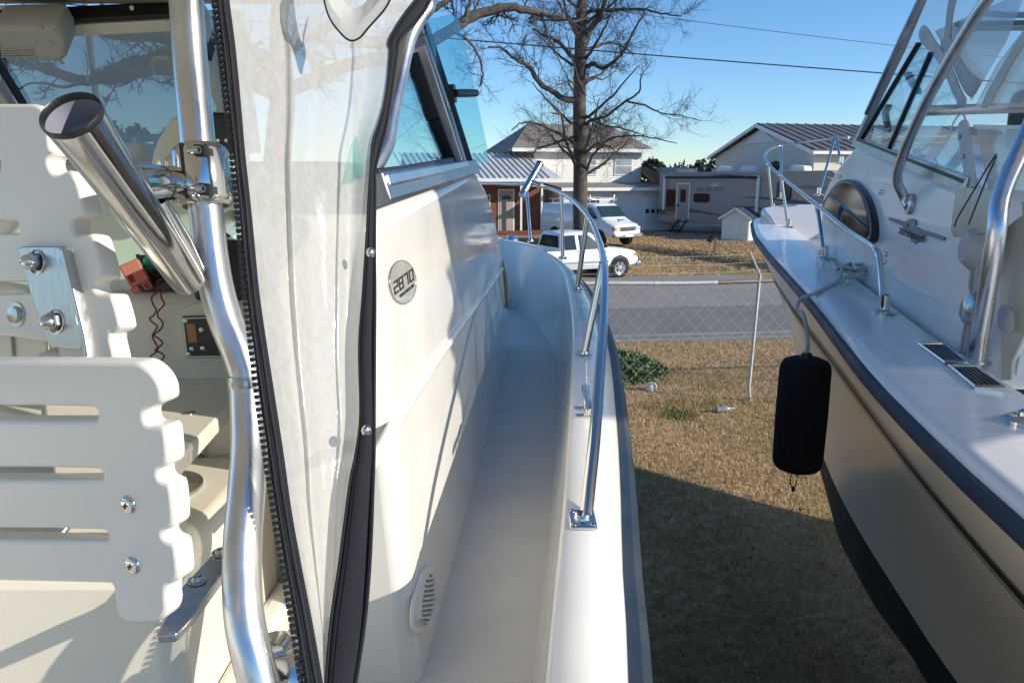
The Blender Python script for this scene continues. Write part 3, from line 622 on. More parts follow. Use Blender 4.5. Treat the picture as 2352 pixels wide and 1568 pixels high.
for i, (pa, pb_, pr, Yh, m) in enumerate([(1536, 1585, 384, 85, 'navy_roof'), (1575, 1650, 388, 80, 'dark_roof')]):
    a, c, r_ = onY(pa, 405, Yh), onY(pb_, 405, Yh), onY((pa+pb_)/2, pr, Yh+3)
    h = thing('distant_house', ['small far house with a dark blue roof behind the trailer', 'low far house with a dark roof behind the trailer vents'][i], 'house', (a.x, Yh, 0))
    b = MB(); b.box((a.x,Yh,0),(c.x,Yh+6,a.z)); b.build('wall', 'siding_grey', h)
    b = MB(); b.prism([(a.x-.4,Yh-.4,a.z),(a.x-.4,Yh+3,r_.z),(a.x-.4,Yh+6.4,a.z)], (c.x-a.x+.8,0,0)); b.build('roof', m, h)

# ------------------------------------------------------------------ fifth wheel trailer
RA, RB_ = onz(1509, 532, 0), onz(1800, 549, 0); rdv = (RB_-RA).normalized(); rang = math.atan2(rdv.y, rdv.x)
rv = local('travel_trailer', 'long beige fifth wheel trailer with dark swoosh stripes beside the shed', 'trailer', RA, rang)
LEN = 10.9; HT2 = 3.45; WD = 2.45                      # own axes: +x forward, -y the side that is seen
b = MB(); prof = [(0,.58),(8.2,.58),(8.5,1.5),(10.2,1.55),(LEN,2.2),(LEN-.35,3.0),(9.9,HT2),(0,HT2-.05)]
b.prism([(x,0,z) for x, z in prof], (0,WD,0)); b.build('body', 'rv_side', rv, bevel=.08)
b = MB(); b.prism([(x,-.012,z) for x, z in [(0.05,.6),(8.15,.6),(8.2,.98),(0.05,.95)]], (0,.02,0)); b.build('skirt', 'rv_pink', rv)
b = MB(); b.prism([(x,-.012,z) for x, z in [(9.6,3.2),(LEN-.3,2.9),(LEN+.02,2.25),(10.3,1.7),(10.0,1.75),(10.55,2.3),(10.1,2.95)]], (0,.02,0)); b.build('nose_cap', 'vehicle_white', rv)
def swoosh(pts, m): b = MB(); b.prism([(x,-.016,z) for x, z in pts], (0,.012,0)); b.build('swoosh', m, rv, smooth=0)
swoosh([(5.0,2.08),(6.2,2.12),(8.2,2.0),(9.6,1.75),(8.2,1.85),(6.4,2.02)], 'rv_swoosh'); swoosh([(4.6,1.62),(6.0,1.6),(7.6,1.42),(9.2,1.6),(8.0,1.25),(6.2,1.48)], 'rv_swoosh'); swoosh([(3.2,3.22),(5.0,3.1),(6.6,2.95),(5.4,3.18),(4.4,3.28)], 'rv_swoosh')
swoosh([(.05,1.3),(.8,1.55),(2.6,1.35),(5.0,.95),(2.8,1.18),(.05,1.15)], 'rv_brown'); swoosh([(.05,1.25),(.9,1.05),(2.2,1.0),(.05,1.02)], 'rv_brown'); swoosh([(7.0,1.75),(8.0,1.72),(9.7,2.2),(8.4,1.95)], 'ink_grey'); swoosh([(7.8,2.7),(9.2,2.5),(10.1,2.6),(9.0,2.7)], 'ink_grey')
def rvwin(x0, x1, z0, z1, m='curtain_red', name='window'):
    O = [(a.x, a.y) for a in chaikin([V3((x,z,0)) for x, z in ((x0,z0),(x1,z0),(x1,z1),(x0,z1))], 2, .12)]
    fr_ = (V3((0,-.02,0)), V3((1,0,0)), V3((0,0,1)), V3((0,-1,0)))
    w = link(name, flat_mesh(name, [O], fr_, .03), 'black', rv); c = ((x0+x1)/2, (z0+z1)/2)
    link('pane', flat_mesh('pane', [[(c[0]+(x-c[0])*.88, c[1]+(y-c[1])*.84) for x, y in O]], fr_, .01, off=.02), m, w)
rvwin(.55, 1.15, 1.45, 2.45); rvwin(2.35, 3.35, 1.75, 2.25); rvwin(7.2, 8.0, 1.95, 2.9, 'window_dark')
b = MB(); b.box((1.3,-.03,.8),(2.05,.0,2.75)); dr = b.build('entry_door', 'rv_side', rv, bevel=.05); b = MB(); b.box((1.5,-.05,1.75),(1.85,-.03,2.45)); b.build('door_pane', 'curtain_red', dr); b = MB(); b.box((1.33,-.06,1.5),(1.42,-.03,1.62)); b.build('door_handle', 'black', dr)
for x0, x1, z0, z1 in ((1.24,1.3,.8,2.8),(2.05,2.11,.8,2.8),(1.24,2.11,2.75,2.81)): b = MB(); b.box((x0,-.04,z0),(x1,-.0,z1)); b.build('door_trim', 'trim', rv)
b = MB(); b.tube([(.45,-.14,3.12),(6.2,-.14,3.12)], .05, 8); b.build('awning_roll', 'black', rv)
for x in (.45, 6.2): b = MB(); b.box((x-.06,-.16,1.3),(x+.06,-.02,3.2)); b.build('awning_arm', 'trim', rv)
for k in range(3): b = MB(); b.box((1.45,-.28-k*.26,.62-k*.2),(2.0,-.05-k*.24,.66-k*.2)); b.build('entry_step', 'black', rv)
for x in (1.45, 2.0): b = MB(); b.bar((x,-.02,.74),(x,-.85,.12),.04,.1); b.build('step_rail', 'black', rv)
for x, w_, m in ((3.2,1.0,'trim'),(4.6,1.0,'trim'),(2.0,.5,'black'),(7.4,.9,'trim')): b = MB(); b.prism([(x,.7,HT2-.03),(x+w_,.7,HT2-.03),(x+w_*.92,.7,HT2+.24),(x+w_*.2,.7,HT2+.30)], (0,.9,0)); b.build('roof_unit', m, rv, bevel=.06)
b = MB(); b.lathe((6.6,.9,HT2+.25), (0,0,1), [(-.3,.1),(0,.28),(.2,.25),(.28,0)], 12); b.build('roof_vent', 'black', rv)
b = MB(); b.box((3.4,-.01,2.62),(3.85,-.0,2.8)); b.build('porch_light', 'lens', rv)
for x in (4.6, 5.5):
    b = MB(); b.lathe((x,.02,.38), (0,-1,0), [(-.2,0),(-.2,.36),(.03,.38),(.05,.25),(.04,0)], 20); w = b.build('wheel', 'rubber', rv); b = MB(); b.lathe((x,-.03,.38), (0,-1,0), [(0,.2),(.02,.18),(.01,0)], 14); b.build('hub', 'rim', w)
b = MB(); b.box((4.0,-.005,.62),(6.1,.03,1.0)); b.build('wheel_arch', 'black', rv)
b = MB(); b.box((8.4,.6,.0),(8.55,.75,1.55)); b.box((8.4,1.7,.0),(8.55,1.85,1.55)); b.build('front_leg', 'black', rv)
c = bpy.data.curves.new('x', 'FONT'); c.body = 'ARCTIC FOX'; c.size = .34; c.extrude = .004; c.shear = .2; tt = bpy.data.objects.new('t', c); me = bpy.data.meshes.new_from_object(tt); me.materials.clear(); bpy.data.objects.remove(tt)
for v in me.vertices: v.co = V3((2.5+v.co.x*.86, -.02-v.co.z, 2.36+v.co.y))
link('lettering', me, 'ink_grey', rv)

rv.scale = (1.08, 1.08, 1.08)
# ------------------------------------------------------------------ small shed
c0 = onz(1656, 551, 0); sd = V3((.8,-.6,0)); sn = V3((.6,.8,0))
sh = thing('garden_shed', 'small cream shed with a dark blue gable roof in front of the trailer', 'shed', c0)
w_ = 1.5; hh = 1.22; rr = 1.68; q = lambda s, t_, z: c0+sd*s+sn*t_+V3((0,0,z))
b = MB(); b.prism([q(0,0,0),q(w_,0,0),q(w_,0,hh),q(w_/2,0,rr-.05),q(0,0,hh)], sn*1.7); b.build('wall', 'siding', sh)
for k in range(9): z = .05+k*.13; b = MB(); b.obox(q(w_/2,-.012,z+.055), sd*(w_/2-.03), sn*.012, V3((0,0,.052))); b.build('board', 'siding', sh)
for s0, z0, s1, z1 in ((-.15,hh-.1,w_/2,rr),(w_/2,rr,w_+.15,hh-.1)):
    b = MB(); b.prism([q(s0,-.15,z0),q(s1,-.15,z1),q(s1,-.15,z1+.07),q(s0,-.15,z0+.07)], sn*2.0); b.build('roof_slope', 'navy_roof', sh); b = MB(); b.bar(q(s0,-.17,z0+.02), q(s1,-.17,z1+.02), .03, .12); b.build('barge_board', 'siding', sh)
b = MB(); b.obox(q(w_+.012,.85,.58), sd*.012, sn*.8, V3((0,0,.52))); b.build('side_panel', 'trim', sh)

# ------------------------------------------------------------------ vehicles
def wheel(t, x, y, r, s, w=.24, hubm='rim'):
    b = MB(); b.lathe((x,y,r), (0,s,0), [(-w/2,0),(-w/2,r*.9),(-w/2+.03,r),(w/2-.03,r),(w/2,r*.92),(w/2-.01,r*.66)], 26); o = b.build('wheel', 'rubber', t)
    b = MB(); b.lathe((x,y,r), (0,s,0), [(w/2-.05,r*.67),(w/2-.01,r*.64),(w/2-.03,r*.5),(w/2-.06,r*.3),(w/2-.01,r*.26),(w/2,0)], 26); b.build('rim', hubm, o)
    for k in range(6): a = k*math.pi/3; b = MB(); b.obox((x+math.cos(a)*r*.45, y+s*(w/2-.03), r+math.sin(a)*r*.45), V3((math.cos(a),0,math.sin(a)))*r*.2, V3((-math.sin(a),0,math.cos(a)))*r*.09, (0,.02,0)); b.build('spoke', hubm, o)
def sec(x, hw, z0, z1, e=.08, tw=None, sh=.5):               # rounded cross section of a car body
    tw = hw if tw is None else tw
    zs_ = z0*(1-sh)+z1*sh; P = [(-hw+e*.4,z0),(-hw,z0+e*.8),(-hw,zs_),(-tw,z1-e),(-tw+e,z1),(0,z1+.015),(tw-e,z1),(tw,z1-e),(hw,zs_),(hw,z0+e*.8),(hw-e*.4,z0)]
    return [V3((x,y,z)) for y, z in P]
def body(secs): 
    b = MB(); b.loft(secs); n = len(secs[0]); b.f += [tuple(range(n)), tuple(len(b.v)-n+k for k in range(n))]; return b
# van: own axes +x forward
hd = V3((.62,-.785,0)); fc = onz(1441, 567, 0); vo = fc - hd*2.75
vn = local('work_van', 'white work van with a roof ladder rack parked on the lawn', 'van', vo, math.atan2(hd.y, hd.x))
b = body([sec(-2.75,.98,.55,1.2,.1,.9),sec(-2.7,1.0,.48,2.02,.12,.86),sec(1.0,1.0,.45,2.08,.12,.84),sec(1.25,1.0,.45,2.0,.12,.82),sec(1.78,1.0,.45,1.42,.1,.88),sec(2.2,.99,.45,1.2,.1,.92),sec(2.62,.96,.48,1.1,.12,.9),sec(2.72,.92,.5,1.0,.1,.88)]); b.build('body', 'vehicle_white', vn, smooth=50)
b = MB(); b.add([(1.30,-.74,1.96),(1.30,.74,1.96),(1.83,.84,1.42),(1.83,-.84,1.42)], [(0,1,2,3)]); me = b.mesh('w', recalc=False)
b = MB(); b.prism([(1.305,-.74,1.94),(1.305,.74,1.94),(1.80,.83,1.44),(1.80,-.83,1.44)], (.02,0,.02)); b.build('windscreen', mat('screen_green', (.02,.045,.045), .12, spec=.3), vn)
for s in (-1, 1):
    b = MB(); b.prism([(.45,s*.905,1.88),(1.1,s*.9,1.88),(1.58,s*.975,1.36),(.45,s*.99,1.3)], (0,s*.02,0)); b.build('side_window', 'window_dark', vn)
    b = MB(); b.box((1.25,s*1.05-.06,1.3),(1.4,s*1.2+.06,1.55)); b.build('mirror', 'plastic_black', vn, bevel=.03)
    b = MB(); b.box((2.66,s*.7-.16,.82),(2.76,s*.7+.16,1.0)); b.build('headlight', 'lens', vn, bevel=.02); b = MB(); b.box((2.62,s*.9-.06,.82),(2.74,s*.9+.045,1.0)); b.build('turn_signal', 'amber', vn, bevel=.02)
    b = MB(); b.box((.42,s*1.005-.004,.7),(.44,s*1.005+.004,1.9)); b.build('door_seam', 'grille', vn)
    b = MB(); b.box((-2.4,s*1.0-.01,1.05),(1.7,s*1.0+.015,1.1)); b.build('side_moulding', 'vehicle_white', vn)
    for x in (-1.55, 1.75): b = MB(); b.lathe((x,s*.9,.42), (0,s,0), [(.05,.43),(.105,.43),(.107,.0)], 24); b.build('wheel_arch', 'black', vn); wheel(vn, x, s*.92, .37, s)
b = MB(); b.box((2.68,-.52,.78),(2.75,.52,.98)); gr = b.build('grille', 'grille', vn, bevel=.02)
for k in range(2): b = MB(); b.box((2.74,-.5,.83+k*.08),(2.765,.5,.855+k*.08)); b.build('grille_bar', 'chrome', gr)
b = MB(); b.lathe((2.76,0,.88), (1,0,0), [(0,.085),(.012,.08),(.014,0)], 16); b.build('badge', 'chrome', gr)
b = MB(); b.box((2.6,-.98,.46),(2.86,.98,.66)); b.build('bumper', 'rim', vn, bevel=.05); b = MB(); b.box((2.865,-.28,.5),(2.88,.28,.62)); b.build('number_plate', 'trim', vn)
for x in (-1.9, -.4, .9):
    b = MB(); b.tube([(x,-.85,2.0),(x,-.88,2.26),(x,.88,2.26),(x,.85,2.0)], .025, 6); b.build('rack_bow', 'trim', vn)
for y in (-.86, .86): b = MB(); b.tube([(-2.2,y,2.27),(1.1,y,2.27)], .022, 6); b.build('rack_rail', 'trim', vn); b = MB(); b.box((.86,y-.03,2.2),(.94,y+.03,2.5)); b.build('rack_stop', 'trim', vn)
b = MB(); b.box((1.7,.0,1.28),(2.4,.04,1.32)); b.build('wiper', 'black', vn)
# pickup
hd = V3((.90,.436,0)); wc = onz(1419, 637, 0); sdv = V3((-hd.y, hd.x, 0)); po = wc + sdv*.79 - hd*1.575
pk = local('pickup_truck', 'white pickup truck parked by the road in front of the bare tree', 'pickup', po, math.atan2(hd.y, hd.x))
b = body([sec(-.75,.97,.5,1.08,.08),sec(-.7,.98,.45,1.12,.08,.95),sec(1.0,.98,.45,1.14,.08,.95),sec(1.3,.98,.45,1.12,.1,.9),sec(2.2,.97,.45,1.06,.1,.88),sec(2.55,.95,.5,.98,.1,.86),sec(2.62,.9,.52,.9,.1,.85)]); b.build('body', 'vehicle_white', pk, smooth=50)
b = body([sec(-.78,.90,1.06,1.2,.05,.86,.3),sec(-.70,.92,1.06,1.66,.08,.76,.12),sec(-.6,.92,1.06,1.74,.08,.74,.12),sec(.4,.92,1.06,1.76,.08,.74,.12),sec(.62,.92,1.06,1.70,.08,.75,.12),sec(1.28,.93,1.06,1.16,.03,.9,.3)]); b.build('cab', 'vehicle_white', pk, smooth=50)
b = MB(); b.box((-3.1,-.97,.5),(-.8,.97,.62)); b.box((-3.1,-.97,.5),(-.8,-.9,1.1)); b.box((-3.1,.9,.5),(-.8,.97,1.1)); b.box((-3.1,-.97,.5),(-3.03,.97,1.1)); b.build('cargo_bed', 'vehicle_white', pk, bevel=.03)
b = MB(); b.prism([(.66,-.68,1.64),(.66,.68,1.64),(1.24,.84,1.17),(1.24,-.84,1.17)], (.02,0,.02)); b.build('windscreen', 'screen_green', pk)
b = MB(); b.prism([(-.70,-.6,1.62),(-.70,.6,1.62),(-.765,.78,1.2),(-.765,-.78,1.2)], (-.02,0,0)); b.build('rear_window', 'window_dark', pk)
for s in (-1, 1):
    b = MB(); b.prism([(-.55,s*.79,1.64),(-.15,s*.785,1.65),(-.12,s*.93,1.14),(-.6,s*.93,1.14)], (0,s*.02,0)); b.build('quarter_window', 'window_dark', pk)
    b = MB(); b.prism([(.06,s*.785,1.65),(.45,s*.79,1.62),(1.02,s*.93,1.14),(.04,s*.935,1.14)], (0,s*.02,0)); b.build('side_window', 'screen_green', pk)
    b = MB(); b.box((-.02,s*.985-.006,.55),(.0,s*.985+.006,1.14)); b.build('door_seam', 'grille', pk); b = MB(); b.box((.06,s*.985-.006,.95),(.2,s*.985+.02,1.01)); b.build('door_handle', 'plastic_black', pk)
    b = MB(); b.box((-.7,s*.985-.01,.62),(1.25,s*.985+.012,.68)); b.build('side_moulding', 'rim', pk); b = MB(); b.box((-.7,s*.95-.03,.4),(1.2,s*.95+.02,.46)); b.build('running_board', 'plastic_grey', pk)
    b = MB(); b.box((.98,s*1.06-.07,1.14),(1.1,s*1.08+.07,1.32)); b.build('mirror', 'plastic_black', pk, bevel=.03)
    b = MB(); b.box((2.5,s*.66-.18,.72),(2.65,s*.66+.18,.86)); b.build('headlight', 'lens', pk, bevel=.02); b = MB(); b.box((2.45,s*.87-.05,.72),(2.6,s*.87+.055,.88)); b.build('turn_signal', 'amber', pk, bevel=.02)
    for x in (-2.2, 1.75): b = MB(); b.lathe((x,s*.88,.42), (0,s,0), [(.05,.44),(.10,.44),(.102,.0)], 26); b.build('wheel_arch', 'black', pk); wheel(pk, x, s*.90, .37, s)
b = MB(); b.box((2.52,-.96,.42),(2.78,.96,.6)); b.build('bumper', 'chrome', pk, bevel=.05); b = MB(); b.box((2.58,-.48,.64),(2.66,.48,.84)); b.build('grille', 'grille', pk, bevel=.02)
pk.scale = (.9,.9,.9)
# broken mailbox in the verge
c = onz(1641, 585, 0); t = thing('mailbox', 'battered mailbox hanging from a broken wooden post on the far lawn', 'mailbox', c)
b = MB(); b.bar(c-V3((0,0,.1)), c+V3((.02,0,.75)), .09, .09, (0,1,0)); b.build('post', 'wood_grey', t)
b = MB(); b.bar(c+V3((0,0,.55)), c+V3((.95,.1,.02)), .07, .07); b.build('brace', 'wood_grey', t)
M_ = Matrix.Translation(c+V3((-.08,0,.72))) @ Matrix.Rotation(R(-55), 4, 'Y'); b = MB()
b.prism([M_ @ V3((-.25,-.09,0)), M_ @ V3((-.25,.09,0)), M_ @ V3((-.25,.09,.1))]+[M_ @ V3((-.25,.09*math.cos(a),.1+.09*math.sin(a))) for a in np.linspace(.4, 2.74, 6)]+[M_ @ V3((-.25,-.09,.1))], M_.to_3x3() @ V3((.5,0,0))); b.build('box', 'black', t)

# ------------------------------------------------------------------ the other boat (right)
RBT = thing('cabin_boat', 'white cabin boat with beige hull, navy rub rail and bow rail beyond the gap', 'boat', (2.4, 2.0, 0))
rc = lambda Y: 2.28 + .058*Y
rax = V3((.058, 1, 0)).normalized(); rnr = V3((rax.y, -rax.x, 0))
def rmir(p): q = V3(p)-V3((2.28,0,0)); return V3(p) - rnr*2*q.dot(rnr)
RZ = (2.652, .032)
z1 = zo(2750, 750, 3.92); z2 = zo(3050, 800, 1.742); z3 = zo(3050, 0, 1.742); z4 = zo(2750, 400, 1.845); z5 = zo(2350, 1600, 1.633); z6 = zo(3350, 0, 3.733); z7 = zo(3500, 600, 1.96)
RO = [onsh(x, y, *RZ) for x, y in [(2352,1180),(2185,1031),(2114,965),(2009,859),(1935,770),(1864,683),(1809,623),(1772,583),(1750,556),(1736,536),(1730,511)]]
RO = [V3((.74,-3.4,2.6)), V3((.70,-2,2.6)), V3((.76,-.4,2.63))] + RO + [V3((2.46,7.55,2.90)), V3((rc(7.8),7.8,2.92))]
RO = resample(catmull(RO, 6), 60)
WLN = resample(catmull([(1.28,-3.2,1.45),(1.34,-1.5,1.48),(1.46,.5,1.5),(1.56,1.5,1.5),(1.63,2.37,1.5),(1.70,2.87,1.5),(1.85,3.74,1.5),(2.02,4.5,1.52),(2.30,5.5,1.55),(rc(6.5),6.5,1.6)], 6), 60)
CHN = resample(catmull([(1.38,-3.2,1.15),(1.45,-1.5,1.15),(1.62,1,1.15),(1.75,2.4,1.15),(1.95,3.7,1.18),(2.25,4.8,1.12),(rc(6.15),6.15,1.2)], 6), 60)
KEE = resample([(rc(-3.2),-3.2,.36),(rc(4.7),4.7,.36),(rc(5.4),5.4,.5),(rc(5.95),5.95,.9)], 60)
def rows_top(off=0, v0=0, v1=1, n=28):
    rows = []
    for j in range(n+1):
        v = v0+(v1-v0)*j/n; r_ = []
        for i in range(60):
            a, w = RO[i]-V3((0,0,.05)), WLN[i]; p = a.lerp(w, v); k = i/59
            p = p + rnr*(.16*k*k*math.sin(v*math.pi))*(1-k**6) - rnr*off; r_.append(p)
        rows.append(r_)
    return rows
b = MB(); rt = rows_top(); b.loft(rt); b.loft([[rmir(p) for p in r_] for r_ in rt]); b.add([rt[0][0], rt[-1][0], rmir(rt[-1][0]), rmir(rt[0][0])], [(0,1,2,3)]); b.build('hull', 'hull_beige', RBT, smooth=50, recalc=False)
b = MB(); rb = [WLN, CHN, KEE]; b.loft(rb); b.loft([[rmir(p) for p in r_] for r_ in rb]); b.build('hull_bottom', 'bottom_paint', RBT, smooth=30, recalc=False)
for o_, v0, v1 in ((.008,.205,.235),(.008,.248,.257)): b = MB(); b.loft(rows_top(o_, v0, v1, 1)); b.build('hull_stripe', 'black', RBT, recalc=False)
def out2(i, P):                                       # outward direction along a rail line
    d = (P[min(i+1,59)]-P[max(i-1,0)]); n = V3((-d.y, d.x, 0)).normalized(); return n if n.x < 0 else -n
b = MB(); prof = [(-.01,-.012),(.018,-.006),(.026,-.022),(.022,-.044),(.008,-.052),(-.01,-.055)]
for mir in (0, 1):
    rr = [[RO[i]+out2(i, RO)*a+V3((0,0,z)) for a, z in prof] for i in range(60)]; rr = [[rmir(p) for p in r_] for r_ in rr] if mir else rr; b.loft(rr)
b.build('rub_rail', 'navy', RBT, recalc=False)
RI = [onsh(x, y, *RZ) for x, y in [(2349,908),(2290,868),(2220,827),(2149,782),(1987,659),(1934,616),(1880,569),(1840,539),(1815,519)]]
RI = [V3((1.1,-3.3,2.6)), V3((1.08,-2,2.6)), V3((1.12,-.6,2.62)), V3((1.18,.4,2.66))] + RI + [V3((2.52,7.1,2.89)), V3((rc(7.3),7.3,2.9))]
RI = resample(catmull(RI, 6), 60)
b = MB(); rr = []
for f_, dz in ((0,-.012),(.03,.012),(.12,.016),(.5,.022),(.94,.016),(1,.0),(1.0,-.4)): rr.append([RO[i].lerp(RI[i], min(f_, 1))+V3((0,0,dz)) for i in range(60)])
b.loft(rr); b.loft([[rmir(p) for p in r_] for r_ in rr]); b.build('gunwale', 'gelcoat_grey', RBT, smooth=60, recalc=False)
b = MB(); fl = [p+V3((0,0,-.38)) for p in RI]; b.loft([fl, [rmir(p) for p in fl]]); b.build('deck', 'gelcoat', RBT, recalc=False)
b = MB(); b.prism([(rc(6.6)-.2,6.65,2.72),(rc(6.6)-.3,6.9,3.0),(rc(6.6)-.25,7.3,3.03),(rc(6.6)+.05,7.62,3.04),(rc(6.6)+.35,7.3,3.06),(rc(6.6)+.75,6.6,3.09),(rc(6.6)+.9,6.1,2.8)], (0,0,-.22)); b.build('anchor_locker', 'gelcoat', RBT, bevel=.05)
# cabin
cn = V3((-1, .225, .1)).normalized(); CF = frame((1.487, 2.35, 2.72), cn)
cp = [(1884,590),(1887,500),(1889,452),(1903,415),(1930,372),(1967,327),(2095,377),(2223,425),(2262,440),(2262,900),(2149,830),(1987,710)]
A = [onpl(x, y, CF[0], CF[3]) for x, y in cp]
A[0].z = min(A[0].z, 2.5)
b = MB(); b.prism(A, poly2=[rmir(p) for p in A]); b.build('cabin', 'gelcoat_grey', RBT, bevel=.05, seg=4)
wpx = [z4(*p) for p in [(642,705),(668,640),(715,570),(760,520),(805,503),(860,515),(915,560),(955,615),(985,690),(1008,790),(1013,870),(1003,930),(975,950),(880,905),(760,840),(680,780),(650,740)]]
wc_ = (sum(p[0] for p in wpx)/len(wpx), sum(p[1] for p in wpx)/len(wpx))
win = plate('cabin_window', wpx, CF, .05, 'plastic_black', RBT, .012, .012, 1)
plate('window_glass', [(wc_[0]+(x-wc_[0])*.87, wc_[1]+(y-wc_[1])*.87) for x, y in wpx], CF, .012, mat('dark_glass', (.008,.008,.011), .07, spec=.22), win, 0, .034, 1)
for x, y in ((740,482),(1018,592),(1035,592),(650,846),(1060,1022),(1052,1075)):
    q = onpl(*z4(x, y), CF[0], CF[3]); b = MB(); b.lathe(q, CF[3], [(0,.012),(.006,.012),(.01,.006),(.011,0)], 10); b.build('snap_stud', 'steel_dull', RBT)
# badge and model lettering
ze = zo(3320, 800, 9.046)
bd = plate('cabin_emblem', [ze(*p) for p in [(165,140),(420,215),(620,295),(720,290),(850,215),(950,180),(1040,210),(1090,290),(1060,430),(980,370),(880,350),(800,400),(770,470),(830,520),(880,405),(1160,500),(1190,540),(1260,545),(1300,600),(1390,590),(1700,690),(2070,830),(2050,900),(2000,940),(1700,830),(1430,740),(1330,790),(1280,900),(1150,940),(1050,1035),(1010,940),(930,980),(890,830),(700,600),(620,450),(500,375),(300,300),(175,250)]], CF, .006, 'ink_grey', RBT, 0, .004)
link('model_lettering', text_mesh('model_lettering', '282 SAILFISH', [ze(570,480), ze(1440,840), ze(1370,1020), ze(510,690)], CF, .002, .009, .0, .02), 'ink', bd)
# windscreen side panes, frames
def bars(name, pts, fr, w, th, m, parent, off=0):
    for a, q in zip(pts, pts[1:]):
        A_, B_ = onpl(*a, fr[0], fr[3])+fr[3]*off, onpl(*q, fr[0], fr[3])+fr[3]*off; b = MB(); b.bar(A_, B_, w, th, fr[3]); b.build(name, m, parent)
sill0, sill1 = z3(272,925), z3(1030,1215)
bars('window_sill', [sill0, sill1], CF, .055, .03, 'alu_frame', RBT, .0); bars('sill_gasket', [z3(300,912), z3(1010,1188)], CF, .014, .034, 'black', RBT, .0)
bars('windscreen_pillar', [z3(290,915), z3(585,300), z3(735,-60)], CF, .045, .03, mat('anodised', (.50,.50,.50), .45, .5, rv=.08, vs=9), RBT, 0); bars('pillar_tube', [z3(375,745), z3(600,270), z3(760,-60)], CF, .02, .03, 'aluminium', RBT, .02)
bars('pillar_gasket', [z3(318,905), z3(690,285)], CF, .012, .024, 'black', RBT, .0); bars('window_mullion', [z3(497,965), z3(768,350)], CF, .018, .022, 'plastic_black', RBT, .0)
plate('window_glass', [z3(325,895), z3(500,958), z3(760,355), z3(690,285)], CF, .006, 'clear_glass', RBT); plate('window_glass', [z3(505,960), z3(720,1040), z3(940,660), z3(850,480), z3(768,350)], CF, .006, 'clear_glass', RBT)
plate('window_glass', [z3(780,1062), z3(1002,1142), z3(975,800), z3(900,880)], CF, .006, 'clear_glass', RBT); bars('window_latch', [z3(575,480), z3(590,515), z3(640,600)], CF, .02, .03, 'plastic_black', RBT, -.03); bars('window_latch', [z3(455,690), z3(430,735), z3(450,855)], CF, .018, .03, 'plastic_black', RBT, -.03)
pA, pB = onpl(*z3(290,915), CF[0], CF[3]), onpl(*z3(735,-60), CF[0], CF[3])
b = MB(); b.add([pA, pB, rmir(pB), rmir(pA)], [(0,1,2,3)]); b.build('front_windscreen', 'clear_glass', RBT, recalc=False)
b = MB(); b.bar(pA+V3((.02,.02,0)), rmir(pA)+V3((-.02,.02,0)), .06, .05); b.build('windscreen_base', 'alu_frame', RBT)
# far side window and its frame
for s_, e_ in ((pA, pB), (pA, onpl(*z3(1030,1200), CF[0], CF[3]))): b = MB(); b.bar(rmir(s_), rmir(e_), .05, .05); b.build('far_window_frame', 'alu_frame', RBT)
sA, sB = onpl(*z3(290,915), CF[0], CF[3]), onpl(*z3(1030,1200), CF[0], CF[3])
s0, s1 = rmir(sA)+V3((.03,0,0)), rmir(sB)+V3((.03,0,0)); nS = 40; rowsS = []
for k in range(nS+1):                                 # added unseen far side curtain; its haze and wavy edge shade the near cabin
    t_ = k/nS; z_ = 3.2+1.44*t_; ya = .80-.17*((t_*8.7) % 1.0)**1.5-.05*math.sin(t_*31)-.05*t_; yf = 4.55-.75*t_; rowsS.append([V3((3.42-.1*t_+.03*math.sin(j*.9+t_*3), ya+(yf-ya)*j/24, z_)) for j in range(25)])
b = MB(); b.loft(rowsS); b.build('added_shade_curtain', 'vinyl_shade', RBT, smooth=180, recalc=False)
# hardtop with its pipe frame
htz = 4.62
b = MB(); b.prism([(1.2,.85,htz),(1.28,3.0,htz+.02),(1.7,3.7,htz+.02),(rmir((1.7,3.7,0)).x,3.6,htz+.02),(rmir((1.28,3.0,0)).x,2.9,htz+.02),(rmir((1.2,2.05,0)).x,.8,htz)], (0,0,.08)); b.build('hardtop', 'gelcoat_grey', RBT, bevel=.03)
def rtube(name, P, r, m='aluminium', mir=True):
    P = catmull(P, 6)
    b = MB(); b.tube(P, r, 14); b.build(name, m, RBT)
    if mir: b = MB(); b.tube([rmir(p) for p in P], r, 12); b.build(name, m, RBT)
def cfp(p, off): return onpl(*p, CF[0], CF[3]) + CF[3]*off
rtube('hardtop_pipe', [cfp(z3(640,1350), .01), cfp(z3(640,1290), .03), cfp(z3(700,1130), .09), cfp(z3(950,700), .12), cfp(z3(1180,255), .10), cfp(z3(1335,-30), .08), cfp(z3(1400,-170), .05)], .021)
q0 = cfp(z3(645,1335), .012); b = MB(); b.lathe(q0, CF[3], [(-.01,.045),(.004,.045),(.008,.03),(.01,0)], 16); b.build('pipe_foot', 'steel_dull', RBT)
q1 = cfp(z3(905,742), .12); b = MB(); b.tube([q1, q1+V3((1.2,-.25,.02))], .02, 12); b.build('hardtop_crossbar', 'aluminium', RBT)
q1b = cfp(z3(905,742), .12); q1c = at(2470, 425, q1b.y*1.0)
rtube('hardtop_pipe', [onsh(2240,840,*RZ)+V3((0,0,.0)), at(2252,770,1.0)*0+onsh(2240,840,*RZ).lerp(at(2285,560,2.12),.3), at(2285,560,2.12), at(2300,450,2.13), at(2352,330,2.16), at(2440,120,2.25), at(2520,-60,2.3)], .026)
b = MB(); fq = onsh(2240,836,*RZ); b.lathe(fq+V3((0,0,.012)), (0,0,1), [(0,.06),(.008,.06),(.014,.045),(.016,0)], 18); b.build('pipe_foot', 'stainless', RBT)
